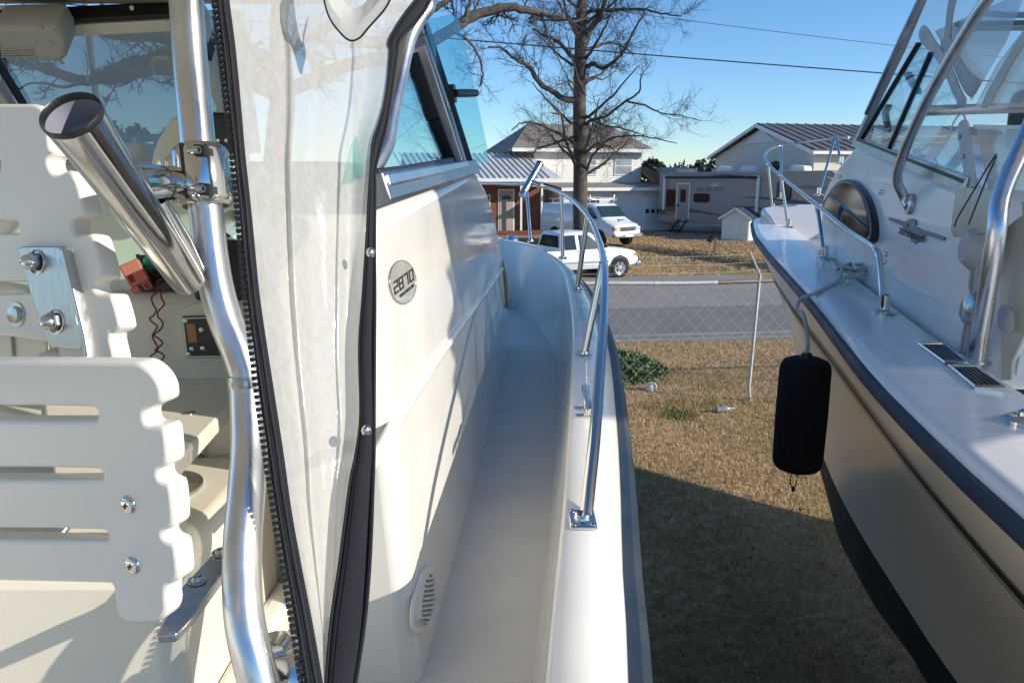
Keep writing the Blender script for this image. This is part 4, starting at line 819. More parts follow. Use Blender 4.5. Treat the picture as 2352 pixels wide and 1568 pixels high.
# clear enclosure with white bindings between windscreen and hardtop
def strip_px(name, pts, m, off, th=.006, rnd=1): plate(name, [z3(*p) for p in pts], CF, th, m, RBT, 0, off, rnd)
strip_px('enclosure_binding', [(672,215),(700,160),(728,180),(770,255),(825,335),(878,425),(915,520),(948,600),(985,660),(940,720),(905,640),(868,550),(825,455),(775,370),(720,315),(680,270)], 'white_canvas', -.012)
strip_px('enclosure_binding', [(800,320),(805,265),(850,215),(880,290),(930,390),(985,475),(1040,510),(1060,530),(1000,640),(960,610),(920,530),(880,430),(840,350)], 'grey_trim', -.02)
strip_px('enclosure_binding', [(855,-60),(905,-60),(880,40),(862,140),(858,250),(840,300),(800,310),(808,270),(822,220),(828,130)], 'grey_trim', -.025)
strip_px('enclosure_binding', [(905,-40),(945,-40),(950,40),(985,68),(1290,70),(1290,108),(960,110),(915,75)], 'grey_trim', -.10)
strip_px('enclosure_binding', [(735,140),(800,128),(1290,118),(1290,150),(800,166),(745,170)], 'ink_grey', -.12); strip_px('enclosure_binding', [(745,172),(800,168),(1290,152),(1290,186),(850,192),(760,205)], 'white_canvas', -.125)
strip_px('enclosure_binding', [(1376,140),(1376,240),(1290,350),(1180,560),(1100,705),(1050,705),(1130,540),(1260,320)], 'white_canvas', -.02)
strip_px('enclosure_panel', [(735,200),(1300,-60),(1180,260),(960,650)], 'vinyl_old', -.04, .003, 0)
strip_px('enclosure_panel', [(1000,690),(1140,420),(1500,-60),(1560,700)], 'vinyl_old', -.03, .003, 0)
strip_px('enclosure_panel', [(1010,830),(1560,830),(1560,1250),(1080,1230)], 'vinyl_old', -.03, .003, 0)
strip_px('enclosure_binding', [(950,820),(1005,770),(1030,830),(1060,1100),(1085,1225),(1010,1228),(985,1050)], 'white_canvas', .005); strip_px('enclosure_binding', [(1010,812),(1560,818),(1560,845),(1018,840)], 'trim', -.02, .006, 0)
for x, y in ((712,270),(780,343),(838,440),(886,570),(976,898),(1000,1025),(1018,1165)): q = cfp(z3(x, y), .012 if y > 800 else -.014); b = MB(); b.lathe(q, CF[3], [(0,.009),(.004,.009),(.006,0)], 8); b.build('snap', 'steel_dull', RBT)
plate('canvas_flap', [z7(248,198),(z7(470,232)),(z7(560,250)),z7(540,520),z7(400,560),z7(300,575),z7(200,572),z7(215,400)], CF, .006, 'vinyl_door', RBT, 0, .03, 1)
plate('door_curtain', [z7(320,560),z7(720,240),z7(720,960),z7(640,1080),z7(500,1400),z7(462,1600),z7(300,1600),z7(300,900)], CF, .004, 'vinyl_door', RBT, 0, -.05, 0)
rtube('curtain_hem', [cfp(z7(*p), -.045) for p in [(720,940),(650,1050),(600,1180),(500,1400),(470,1480),(462,1600)]], .006, 'trim', False)
plate('hatch_frame', [z7(318,712),z7(375,712),z7(345,1000),z7(292,998)], CF, .012, 'grey_trim', RBT, .002, .012, 1, holes=[[z7(330,728),z7(358,728),z7(332,985),z7(304,984)]])
plate('hatch_frame', [z7(262,1200),z7(300,1200),z7(262,1450),z7(225,1440)], CF, .012, 'grey_trim', RBT, .002, .012, 1, holes=[[z7(270,1215),z7(290,1215),z7(256,1435),z7(236,1430)]])
q = cfp(z7(320,1100), .02); b = MB(); b.lathe(q, CF[3], [(-.02,.045),(.01,.05),(.02,.035),(.022,0)], 18); b.build('deck_light', 'steel_dull', RBT); q = cfp(z7(345,650), .0); b = MB(); b.lathe(q, CF[3], [(-.02,.09),(.01,.08),(.05,.05),(.055,0)], 14); b.build('speaker', 'plastic_grey', RBT)
plate('latch_plate', [z7(420,1045),z7(510,1080),z7(505,1240),z7(480,1262),z7(400,1230)], CF, .012, 'white_canvas', RBT, .002, -.03, 1)
plate('paper_tag', [z7(560,297),z7(612,305),z7(612,345),z7(590,398),z7(566,392)], CF, .002, mat('paper', (.55,.47,.30), .8), RBT, 0, -.035)
for P in ([z7(400,520),z7(415,465),z7(660,90),z7(740,-20)], [z7(518,497),z7(660,165),z7(740,0)]): b = MB(); b.tube([cfp(p, .10) for p in P], .0025, 5); b.build('tie_cord', 'black', RBT)
# console and helm seat inside
b = MB(); b.box((2.2,3.1,3.2),(3.0,3.9,3.42)); b.build('dash', 'gelcoat', RBT, bevel=.05); b = MB(); b.box((1.95,2.2,2.6),(2.5,2.7,3.25)); b.box((1.95,2.2,3.25),(2.5,2.32,3.75)); b.build('helm_seat', 'ink_grey', RBT, bevel=.06)
b = MB(); b.box((2.2,3.2,3.42),(2.75,3.45,3.68)); b.build('instrument_pod', 'plastic_black', RBT, bevel=.04)
cc = cfp(z3(830,880), -.06); b = MB(); b.lathe(cc, CF[3], [(0,.09),(.004,.09),(.004,.082),(0,.082)], 24); b.build('round_sticker', 'trim', RBT)
# bow rail
ra = [(z4(1040,1455),3.03),(z4(1035,1350),3.03),(z4(1022,1180),3.05),(z4(1008,1050),3.08),(z4(985,990),3.12),(z4(940,950),3.3),(z4(780,845),3.9),(z4(570,675),4.8),(z4(330,485),6.45),(z4(255,410),7.15),(z4(218,350),7.6),(z4(245,300),7.9),(z4(330,270),8.1),(z4(500,245),8.0),(z4(700,222),7.6),(z4(800,214),7.35)]
P = catmull([at(*p, d_) for p, d_ in ra], 8); b = MB(); b.tube(P, .0135, 14); brr = b.build('bow_rail', 'stainless', RBT)
def foot(c, r=.05): b = MB(); b.lathe(c, (0,0,1), [(0,r),(.006,r),(.012,r*.7),(.014,.02),(.07,.019),(.072,.0135)], 18); b.build('stanchion_foot', 'stainless', brr)
f0 = onsh(*z4(1040,1455), *RZ)+V3((0,0,.02)); foot(f0)
for bp_, d_, tp_, dt, zz in ((z4(628,1068),None,z4(578,680),4.8,1),(z4(378,850),None,z4(330,485),6.45,1),(z4(270,722),7.35,z4(240,400),7.25,1),(z4(590,612),7.2,z4(700,222),7.6,0),(z4(745,400),7.0,z4(708,195),7.5,0),(z4(332,640),7.9,z4(330,272),8.1,0)):
    a = onsh(*bp_, *RZ)+V3((0,0,.018)) if d_ is None else at(*bp_, d_); q = at(*tp_, dt); b = MB(); b.tube([a, q], .0125, 12); b.build('stanchion', 'stainless', brr); foot(a)
    b = MB(); b.lathe(q-(q-a).normalized()*.05, q-a, [(0,.0125),(0,.016),(.045,.017),(.06,.014)], 12); b.build('rail_fitting', 'stainless', brr)
for c_ in ((1690,150),(1560,95)): pass
# two rod holder style deck vents
def vent(px):
    Q = [onsh(*z2(*p), *RZ)+V3((0,0,.022)) for p in px]; fr_ = None
    n = (Q[1]-Q[0]).cross(Q[3]-Q[0]).normalized(); n = n if n.z > 0 else -n; c = sum(Q, V3())/4
    b = MB()
    def ring(s, z): return [c+(q-c)*s+n*z for q in Q]
    b.loft([ring(1, -.004), ring(1, .006), ring(.93, .010), ring(.84, .009), ring(.82, -.01)], False); rows = [ring(1,-.004)+[ring(1,-.004)[0]], ring(1,.006)+[ring(1,.006)[0]], ring(.93,.010)+[ring(.93,.010)[0]], ring(.85,.009)+[ring(.85,.009)[0]], ring(.83,-.008)+[ring(.83,-.008)[0]]]
    b = MB(); b.loft(rows); v = b.build('deck_vent', 'stainless', RBT)
    b = MB(); b.add(ring(.84, -.004), [(0,1,2,3)]); b.build('vent_back', 'black', v, recalc=False)
    for k in range(5):
        f_ = (k+.5)/5; a, e = Q[0].lerp(Q[1], f_), Q[3].lerp(Q[2], f_); a, e = c+(a-c)*.84, c+(e-c)*.84; b = MB(); b.bar(a+n*.002, e+n*.002, .009, .006, n); b.build('vent_slat', 'plastic_black', v)
vent([(668,897),(832,895),(1005,1033),(850,1035)]); vent([(868,1047),(1032,1045),(1250,1203),(1045,1200)])
# stainless cleat near the helm
q = onsh(2348, 990, *RZ)+V3((0,0,.02)); b = MB(); b.lathe(q, (0,0,1), [(0,.02),(.03,.016),(.04,0)], 12); b.build('deck_fitting', 'stainless', RBT)
q = onsh(*z2(1376,1420), *RZ)+V3((0,0,.02)); b = MB(); b.lathe(q, (0,0,1), [(0,.05),(.01,.05),(.02,.03),(.022,0)], 18); b.build('deck_fitting', 'stainless', RBT)
# mooring cleat with rope, fender
cl = onsh(*z1(1740,1190), *RZ)+V3((0,0,.022)); dv = (RO[40]-RO[36]).normalized()
b = MB(); b.tube([cl-dv*.1+V3((0,0,.05)), cl-dv*.05+V3((0,0,.055)), cl+dv*.05+V3((0,0,.055)), cl+dv*.1+V3((0,0,.05))], [.008,.012,.012,.008], 10)
for s_ in (-.035, .035): b.tube([cl+dv*s_, cl+dv*s_+V3((0,0,.055))], .01, 8)
b.build('bow_cleat', 'stainless', RBT)
fe = thing('boat_fender', 'fat black cloth covered fender hanging by a rope off the cabin boat', 'fender', (0,0,0))
FD = 3.3; ft, fb = at(1846, 818, FD), at(1836, 1076, FD)
fc_ = V3(((ft.x+fb.x)/2, (ft.y+fb.y)/2, 0)); FR = .108; zt_, zb_ = ft.z, fb.z-.02
fe.location = (fc_.x, fc_.y, zb_); WL[fe.name] = V3((fc_.x, fc_.y, zb_))
H_ = zt_-zb_
prof = [(0,0),(.0,FR*.72),(.006,FR*.85),(.02,FR*.95),(.045,FR),(H_*.5,FR*1.02),(H_-.05,FR*1.0),(H_-.025,FR*.96),(H_-.008,FR*.86),(H_+.004,FR*.6),(H_+.01,0)]
b = MB(); b.lathe((fc_.x,fc_.y,zb_), (0,0,1), prof, 32); b.build('cover', 'fabric', fe, smooth=70)
b = MB(); b.lathe((fc_.x,fc_.y,zt_-.02), (0,0,1), [(0,.03),(.035,.028),(.05,.018),(.05,0)], 14); b.build('top_eye', 'plastic_black', fe)
b = MB(); b.tube(catmull([(fc_.x-.01,fc_.y,zb_+.01),(fc_.x-.025,fc_.y,zb_-.05),(fc_.x-.01,fc_.y,zb_-.1),(fc_.x+.005,fc_.y,zb_-.06),(fc_.x+.002,fc_.y,zb_+.01)], 5), .0025, 6); b.lathe((fc_.x-.008,fc_.y,zb_-.115), (0,0,1), [(0,0),(.005,.008),(.025,.008),(.03,0)], 8); b.build('draw_cord', 'black', fe)
e0 = onsh(*z1(1170,1450), *RZ)
ol = out2(38, RO)
b = MB(); rp = [cl+V3((.0,.03,.07)), cl+V3((-.06,-.02,.05)), cl.lerp(e0, .4)+V3((0,0,.02)), cl.lerp(e0, .8)+V3((0,0,.02)), e0+V3((0,0,.022)), e0+ol*.05+V3((0,0,.0)), e0+ol*.066+V3((0,0,-.05)), V3((fc_.x,fc_.y,zt_+.12)).lerp(e0+ol*.06, .5), V3((fc_.x,fc_.y,zt_+.08)), V3((fc_.x,fc_.y,zt_+.02))]
b.tube(catmull(rp, 6), .0085, 8)
for k, (rx, ry, zz) in enumerate(((.1,.075,.02),(.085,.06,.04),(.06,.085,.06))):
    ux = dv; uy = V3((-dv.y, dv.x, 0)); b.tube([cl+ux*rx*math.cos(a+k)+uy*ry*math.sin(a+k)+V3((0,0,zz+.012*math.sin(2*a+k))) for a in np.linspace(0, 6.0, 26)], .009, 8)
tag(b.build('fender_rope', 'rope'), 'off white rope looped on the cleat and holding up the black fender', 'rope')
# blocks the boats stand on
def stand(P, label):
    t = thing('keel_block', label, 'block', (P[0], P[1], 0), 'timber blocks under the boats')
    n = int(P[2]/.12); hh = P[2]/n
    for k in range(n):
        b = MB(); s_ = (.4, .08) if k % 2 else (.08, .4)
        for e in (-1, 1): b.box((P[0]-s_[0]+(0 if k % 2 else e*.28), P[1]-s_[1]+(e*.28 if k % 2 else 0), k*hh), (P[0]+s_[0]+(0 if k % 2 else e*.28), P[1]+s_[1]+(e*.28 if k % 2 else 0), (k+1)*hh-.003))
        b.build('timber', 'wood_grey', t)
for Y in (-2.2, 1.0, 3.2): stand((rc(Y), Y, .36), 'stacked timber blocks under the keel of the cabin boat')

# unseen third boat, added beyond the cabin boat to block sun under its hull
t = thing('cabin_boat', 'unseen second cabin boat added beyond the one with the fender to shade the ground', 'boat', wl(RBT)+V3((3.35,-.5,0)))
for ch in [c for c in RBT.children if c.name.split('.')[0] in ('hull', 'hull_bottom', 'hull_stripe', 'rub_rail', 'gunwale', 'deck', 'cabin', 'anchor_locker', 'cabin_window')]:
    c = ch.copy(); COL.objects.link(c); c.parent = t
for Y in (-2.5, .8, 3.0): stand((rc(Y)+3.35, Y, .33), 'stacked timber blocks under the keel of the unseen added cabin boat')

# ------------------------------------------------------------------ the near boat (left)
LBT = thing('walkaround_boat', 'white walkaround boat with side deck, steel rail and tinted cabin windows', 'boat', (-1.0, 2.0, 0))
lc = lambda Y: -1.0 + .058*(Y-2.7)
lax = V3((.058, 1, 0)).normalized(); lnr = V3((lax.y, -lax.x, 0))
def lmir(p): q = V3(p)-V3((-1.0,2.7,0)); return V3(p) - lnr*2*q.dot(lnr)
LZ = (2.635, .037)
out_px = [(1447,1568),(1440,1420),(1430,1264),(1426,1108),(1418,967),(1405,833),(1395,777),(1379,723),(1359,679),(1340,646),(1326,631),(1295,604),(1250,580),(1215,563)]
LO = [onsh(x, y, *LZ) for x, y in out_px]
LO = [V3((.05,-2.8,2.62)), V3((.10,-1.2,2.62)), V3((.15,.2,2.64))] + LO + [V3((-.35,6.15,2.87)), V3((lc(6.5),6.5,2.9))]
LO = resample(catmull(LO, 6), 70)
inn_px = [(1250,1568),(1277,1295),(1290,1170),(1302,1014),(1310,875),(1312,767),(1308,707),(1300,660),(1293,633),(1279,611),(1262,595),(1235,577),(1190,564),(1150,558)]
LI = [onsh(x, y, *LZ) for x, y in inn_px]
LI = [V3((-.15,-2.6,2.62)), V3((-.1,-1.2,2.62)), V3((-.02,.2,2.64))] + LI + [V3((-.45,5.95,2.86)), V3((lc(6.2),6.2,2.89))]
LI = resample(catmull(LI, 6), 70)
FLZ = 2.37; 
fl_px = [(1226,1568),(1248,1356),(1266,1150),(1279,960),(1284,880),(1275,820),(1257,777),(1230,742),(1200,720),(1165,705)]
LF = [onz(x, y, FLZ + .02*max(0, (1100-y)/400)) for x, y in fl_px]
LF = [V3((-.16,-2.6,FLZ)), V3((-.09,-.5,FLZ))] + LF + [V3((-.4,4.6,2.42)), V3((lc(4.9),4.9,2.44))]
LF = resample(catmull(LF, 6), 70)
b = MB(); rr = [[LO[i].lerp(LI[i], f_)+V3((0,0,dz)) for i in range(70)] for f_, dz in ((0,-.02),(.04,-.002),(.32,.012),(.40,.020),(.9,.022),(.97,.016),(1,.002))]
b.loft(rr); b.loft([[lmir(p) for p in r_] for r_ in rr]); b.build('gunwale', 'gelcoat', LBT, smooth=60, recalc=False)
b = MB(); rr = []
for k in range(9):
    t_ = k/8; rr.append([LI[i].lerp(LF[i], t_)*1.0 + V3((0,0,.002 if k == 0 else 0)) + V3((0, 0, -(LI[i].z-LF[i].z)*.35*math.sin(t_*math.pi)*(.35 if i < 40 else .9)*.6)) for i in range(70)])
b.loft(rr); b.loft([[lmir(p) for p in r_] for r_ in rr]); b.build('bulwark', 'gelcoat', LBT, smooth=70, recalc=False)
b = MB(); b.loft([LF, [lmir(p) for p in LF]]); b.build('side_deck', 'cream_floor', LBT, recalc=False)
b = MB(); prof = [(-.01,-.02),(.02,-.02),(.034,-.035),(.034,-.085),(.015,-.10),(-.01,-.10)]
def out3(i): d = (LO[min(i+1,69)]-LO[max(i-1,0)]); n = V3((d.y, -d.x, 0)).normalized(); return n
for mir in (0, 1): rr = [[LO[i]+out3(i)*a+V3((0,0,z)) for a, z in prof] for i in range(70)]; rr = [[lmir(p) for p in r_] for r_ in rr] if mir else rr; b.loft(rr)
b.build('rub_rail', mat('rail_navy', (.012,.03,.055), .35, col2=(.06,.07,.08), vs=2.5, rv=.15), LBT, recalc=False)
def inset(i, f_, z): p = LO[i]; c = V3((lc(p.y-(p.y-1)*.22*(f_)), p.y-(max(p.y-1,0))*.22*f_, z)); return V3((p.x+(c.x-p.x)*f_, c.y, z))
hr = [[LO[i]-V3((0,0,.09)) for i in range(70)], [inset(i,.10,2.1) for i in range(70)], [inset(i,.2,1.5) for i in range(70)]]
b = MB(); b.loft(hr); b.loft([[lmir(p) for p in r_] for r_ in hr]); b.build('hull', 'gelcoat', LBT, smooth=60, recalc=False)
hb = [hr[-1], [inset(i,.26,1.15) for i in range(70)], [V3((lc(inset(i,.5,.7).y), inset(i,.5,.7).y, .36)) for i in range(70)]]
b = MB(); b.loft(hb); b.loft([[lmir(p) for p in r_] for r_ in hb]); b.build('hull_bottom', 'bottom_paint', LBT, smooth=30, recalc=False)
for Y in (-1.8, 1.2, 3.6): stand((lc(Y), Y, .36), 'stacked timber blocks under the keel of the walkaround boat')
# cockpit sole and aft parts
b = MB(); b.box((-1.95,-2.5,1.9),(-.18,1.3,1.95)); b.build('cockpit_sole', 'cream_floor', LBT)
b = MB(); b.loft([[LI[i]+V3((-.0,0,-.0)) for i in range(0,24)], [V3((LI[i].x-.02, LI[i].y, 1.94)) for i in range(0,24)]]); b.build('cockpit_lining', 'gelcoat', LBT, recalc=False)
# cabin side
LN = V3((1,-.058,.065)).normalized(); CL = frame((-.167,1.35,2.38), LN)
lp = lambda x, y: onpl(x, y, CL[0], CL[3])
aft = [V3((-.167+.058*(1.22-1.35)-.065*(z-2.38), 1.22, z)) for z in (3.245, 2.2)]
fr_top = [lp(*p) for p in [(1086,388),(1100,402),(1114,425),(1126,458),(1138,505),(1149,560),(1158,620),(1165,680),(1169,740)]]
base_f = V3(fr_top[-1]); base_f.z = 2.2
prof = [aft[1], aft[0]] + fr_top + [base_f]
b = MB(); b.prism(prof, -LN*.2); b.build('cabin_side', 'gelcoat', LBT, bevel=.035, seg=4)
inn = [p - LN*.15 for p in fr_top]; tp2 = [V3((p.x, 2.3, 3.2)) for p in inn[:1]]
poly = [V3((inn[0].x-.03, 2.45, 2.3)), V3((inn[0].x-.03, 2.45, inn[0].z-.012))] + [p-V3((0,0.0,.012)) for p in inn] + [V3((inn[-1].x, inn[-1].y, 2.3))]
b = MB(); b.prism(poly, poly2=[lmir(p) for p in poly]); b.build('cabin_trunk', 'gelcoat', LBT, bevel=.03)
b = MB(); b.prism([lmir(p) for p in prof], lmir(LN*.2)-lmir(V3((0,0,0)))); b.f = b.f; 
# hull side ridge moulding and lower corner
P = [lp(*p)+LN*.0 for p in [(1152,618),(1120,665),(1060,745),(1000,828),(940,920),(872,1032),(820,1110)]]
b = MB(); b.tube(P, .012, 8); b.build('side_moulding', 'gelcoat', LBT, smooth=60)
# emblem
ec = lambda s: [(922+31.5*s*math.cos(t)-2*s*math.sin(t), 648-51*s*math.sin(t)) for t in np.linspace(0, 2*math.pi, 36, endpoint=False)]
em = plate('model_badge', ec(1), CL, .004, 'emblem', LBT, .0015, .001)
plate('badge_rim', ec(1.0), CL, .005, 'steel_dull', em, .001, .001, holes=[ec(.96)])
zg = zo(1440, 940, 6.817)
DIG = {'2': [[(0,1),(1,1),(1,.52),(0,.48),(0,0),(1,0)]], '8': [[(0,0),(0,1),(1,1),(1,0),(0,0)],[(0,.5),(1,.5)]], '7': [[(0,1),(1,1),(.95,0)]], '0': [[(0,0),(0,1),(1,1),(1,0),(0,0)]]}
Qd = [zg(190,800), zg(695,435), zg(740,740), zg(230,1135)]
def bil(a, c): return tuple((Qd[3][i]*(1-a)+Qd[2][i]*a)*(1-c)+(Qd[0][i]*(1-a)+Qd[1][i]*a)*c for i in (0,1))
b = MB()
for k, ch in enumerate('2870'):
    x0 = k*.258; w = .2; hw, hv = .024, .075
    for pl in DIG[ch]:
        for (a0, c0), (a1, c1) in zip(pl, pl[1:]):
            u0, v0, u1, v1 = x0+.02+a0*(w-.03), hv+c0*(1-2*hv), x0+.02+a1*(w-.03), hv+c1*(1-2*hv)
            if abs(u1-u0) > abs(v1-v0)*.5 : q = [(min(u0,u1)-hw,v0-hv),(max(u0,u1)+hw,v1-hv),(max(u0,u1)+hw,v1+hv),(min(u0,u1)-hw,v0+hv)]
            else: q = [(u0-hw,min(v0,v1)-hv),(u0+hw,min(v0,v1)-hv),(u1+hw,max(v0,v1)+hv),(u1-hw,max(v0,v1)+hv)]
            b.prism([lp(*bil(*z))+LN*.0032 for z in q], LN*.0006)
b.build('badge_number', 'ink', em, smooth=0)
link('badge_lettering', text_mesh('badge_lettering', 'WALKAROUND', [zg(340,1140), zg(725,830), zg(735,915), zg(365,1215)], CL, .0006, .0032, .1, .03), 'ink', em)
# louvred vent
zv = zo(1350, 1400, 1.351)
vx = [zv(*p) for p in [(343,965),(358,990),(364,1040),(360,1110),(345,1190),(325,1260),(300,1310),(278,1323),(262,1300),(254,1250),(258,1170),(272,1090),(295,1015),(320,975)]]
sl = [[zv(x0, y+6), zv(x1, y), zv(x1, y+11), zv(x0, y+18)] for x0, x1, y in [(336,352,1015),(322,357,1040),(315,360,1066),(310,361,1091),(306,361,1115),(303,360,1140),(301,357,1165),(300,352,1190),(299,346,1214),(301,336,1238),(310,326,1258)]]
vv = plate('louvred_vent', vx, CL, .008, 'gelcoat', LBT, .003, .002, 1)
for q in sl: plate('vent_slot', q, CL, .004, 'ink_grey', vv, 0, .0045); q2 = [(x, y-4) for x, y in q]; plate('vent_louvre', [(q2[0][0]-1,q2[0][1]),(q2[1][0]+1,q2[1][1]),(q2[1][0]+1,q2[1][1]+3.5),(q2[0][0]-1,q2[0][1]+3.5)], CL, .006, 'gelcoat', vv, .001, .008)
q = lp(*zv(281,1260)); b = MB(); b.lathe(q+LN*.01, LN, [(0,.007),(.003,.007),(.0045,0)], 12); b.build('screw', 'steel_dull', vv)
# portlight on the front of the cabin
pt = frame(lp(1158,652), (.75,.62,.12))
pl_ = plate('portlight', [(1150,597),(1157,600),(1165,628),(1169,665),(1168,700),(1164,712),(1158,700),(1152,668),(1148,630)], pt, .012, 'plastic_grey', LBT, .004, .004, 1); plate('portlight_glass', [(1158,612),(1163,640),(1165,665),(1164,690),(1160,672),(1157,640)], pt, .004, 'dark_glass', pl_, 0, .010, 1)
# side window above
LN2 = V3((1,-.058,.3)).normalized(); CW = frame((-.227,1.35,3.3), LN2)
lw = lambda x, y, o=0: onpl(x, y, CW[0], CW[3]) + LN2*o
def lbar(name, pts, w, th, m, off=0, parent=LBT, bev=.004):
    for a, q in zip(pts, pts[1:]): b = MB(); b.bar(lw(*a, off), lw(*q, off), w, th, LN2); b.build(name, m, parent, bevel=bev, seg=2)
zw = zo(1350, 0, 1.96)
lbar('window_sill', [zw(95,1400), zw(825,1235)], .05, .05, 'alu_frame'); lbar('sill_rail', [zw(95,1357), zw(740,1222)], .022, .058, 'aluminium')
lbar('window_gasket', [zw(80,1325), zw(300,1285), zw(650,1205)], .03, .04, 'black'); lbar('window_gasket', [zw(670,1215), zw(540,880), zw(375,400)], .022, .042, 'black')
lbar('window_pillar', [zw(735,1222), zw(615,830), zw(425,270), zw(380,140)], .034, .05, 'alu_frame'); lbar('pillar_strip', [zw(690,1200), zw(410,350)], .006, .055, 'aluminium', .002)
lbar('pillar_seal', [zw(785,1195), zw(640,740), zw(455,180)], .02, .045, mat('seal_green', (.02,.05,.045), .5))
sw = link('side_window', flat_mesh('side_window', [[px2uv(p, CW) for p in [zw(-40,1310), zw(290,1285), zw(660,1205), zw(540,880), zw(380,390), zw(250,250), zw(-40,600)]]], CW, .006), 'tint_glass', LBT)
# opened vent pane
v0, v1, v2, v3 = at(*zw(775,1210), 2.74), at(*zw(955,1195), 3.0), at(*zw(655,108), 2.72), at(*zw(470,150), 2.42)
vn_ = (v1-v0).cross(v3-v0).normalized(); VF = frame(v0, vn_)
v2 = v2 - vn_*(v2-v0).dot(vn_)
vp = link('vent_pane', flat_mesh('vent_pane', [[(a.x, a.y) for a in chaikin([V3(((q-v0).dot(VF[1]), (q-v0).dot(VF[2]), 0)) for q in (v0, v1, v2, v3)], 2, .06)]], VF, .006), 'tint_glass', LBT)
hA, hB = onpl(*zw(640,695), v0, vn_), onpl(*zw(780,695), v0, vn_)
b = MB(); b.tube([hA+vn_*.03, hA.lerp(hB,.5)+vn_*.035, hB+vn_*.04], [.014,.015,.013], 12); b.build('vent_handle', 'plastic_black', vp); b = MB(); b.obox(hA+vn_*.015, VF[1]*.012, VF[2]*.03, vn_*.015); b.build('vent_latch', 'plastic_black', vp)
b = MB(); b.tube([onpl(*zw(460,190), v0, vn_)-vn_*.04, onpl(*zw(640,640), v0, vn_)-vn_*.04, onpl(*zw(770,1180), v0, vn_)-vn_*.04], .01, 8); b.build('vent_hinge', 'grey_trim', vp)
# front support tube of the hardtop next to the window
P = [at(*zw(x_, y_), d_) for x_, y_, d_ in [(500,-520,1.50),(500,-200,1.49),(500,-40,1.48),(498,50,1.47),(432,140,1.46),(352,300,1.44),(284,600,1.40),(230,850,1.36),(196,1040,1.33),(140,1160,1.30),(70,1260,1.27),(10,1330,1.25)]]
b = MB(); b.tube(catmull(P, 6), .0155, 16); b.build('support_tube', 'aluminium', LBT)
a = at(*zw(350,310), 1.44); b = MB(); b.tube([a, a+V3((-.12,0,.0))], .012, 10); b.build('tube_bracket', 'aluminium', LBT)
# windscreen seen from inside
zn = zo(0, 0, 2.24)
WZ0, WY0, WZ1, WY1 = 3.36, 2.45, 3.74, 2.0
wn = V3((0, -(WZ1-WZ0), -(WY0-WY1))).normalized(); WF = frame((-1,WY0,WZ0), wn)
wpt = lambda x, y, o=0: onpl(x, y, WF[0], WF[3]) + WF[3]*o
def wbar(name, pts, w, th, m, o=0):
    for a, q in zip(pts, pts[1:]): b = MB(); b.bar(wpt(*a, o), wpt(*q, o), w, th, WF[3]); b.build(name, m, LBT, bevel=.003, seg=2)
c4 = [wpt(-500,60), wpt(560,20), wpt(600,352), wpt(-500,352)]
b = MB(); b.add(c4, [(0,1,2,3)]); b.build('front_windscreen', 'windshield', LBT, recalc=False)
wbar('windscreen_header', [(-300,72), (20,62), (395,42), (470,37)], .035, .04, 'cream', .01); wbar('header_gasket', [(-300,50), (395,16)], .014, .05, 'black', .012)
wbar('windscreen_post', [(455,20), zn(1700,120), zn(1760,560), zn(1870,820), zn(1890,1000)], .028, .05, 'cream', .01); wbar('post_gasket', [zn(1690,130), zn(1800,400)], .008, .05, 'black', .03)
wbar('windscreen_divider', [(-10,125), (65,248)], .008, .03, 'black', .01); wbar('divider_frame', [(-30,165), (42,262)], .03, .03, 'cream', .01)
wbar('wiper_arm', [zn(380,300), zn(200,620)], .012, .012, 'cream', -.02); wbar('wiper_arm', [zn(270,310), zn(110,610)], .012, .012, 'steel_dull', -.03)
# hardtop above
b = MB(); b.box((-1.9,-1.2,3.80),(-.14,2.02,3.87)); b.build('hardtop', 'cream', LBT, bevel=.02)
b = MB(); b.box((-1.9,1.90,3.735),(-.44,2.04,3.80)); b.build('hardtop_edge', mat('tan_trim', (.46,.40,.30), .5), LBT, bevel=.01)
for px, py in ((20,18),(310,0)): q = wpt(px, py, .03); b = MB(); b.lathe(q, (0,-1,-.3), [(0,.006),(.003,.006),(.005,0)], 8); b.build('screw', 'steel_dull', LBT)
# wiper motor housing
wm = frame(wpt(90,60,.05), wn)
hs = plate('wiper_motor_housing', [zn(20,70), zn(60,55), zn(540,45), zn(570,90), zn(630,190), zn(615,355), zn(430,362), zn(380,320), zn(90,310), zn(60,240)], wm, .09, 'plastic_grey', LBT, .014, .03, 1, .2)
for k in range(4): a, q = wm and onpl(*zn(90,238+k*22), wm[0], wm[3]), onpl(*zn(360,232+k*22), wm[0], wm[3]); b = MB(); b.bar(a+wn*.075, q+wn*.075, .003, .006, wn); b.build('housing_rib', 'plastic_grey', hs)
for p_ in ((70,205),(372,185),(510,178),(592,352),(455,358),(415,58)): q = onpl(*zn(*p_), wm[0], wm[3])+wn*.075; b = MB(); b.lathe(q, wn, [(0,.005),(.002,.005),(.003,0)], 8); b.build('screw', 'steel_dull', hs)
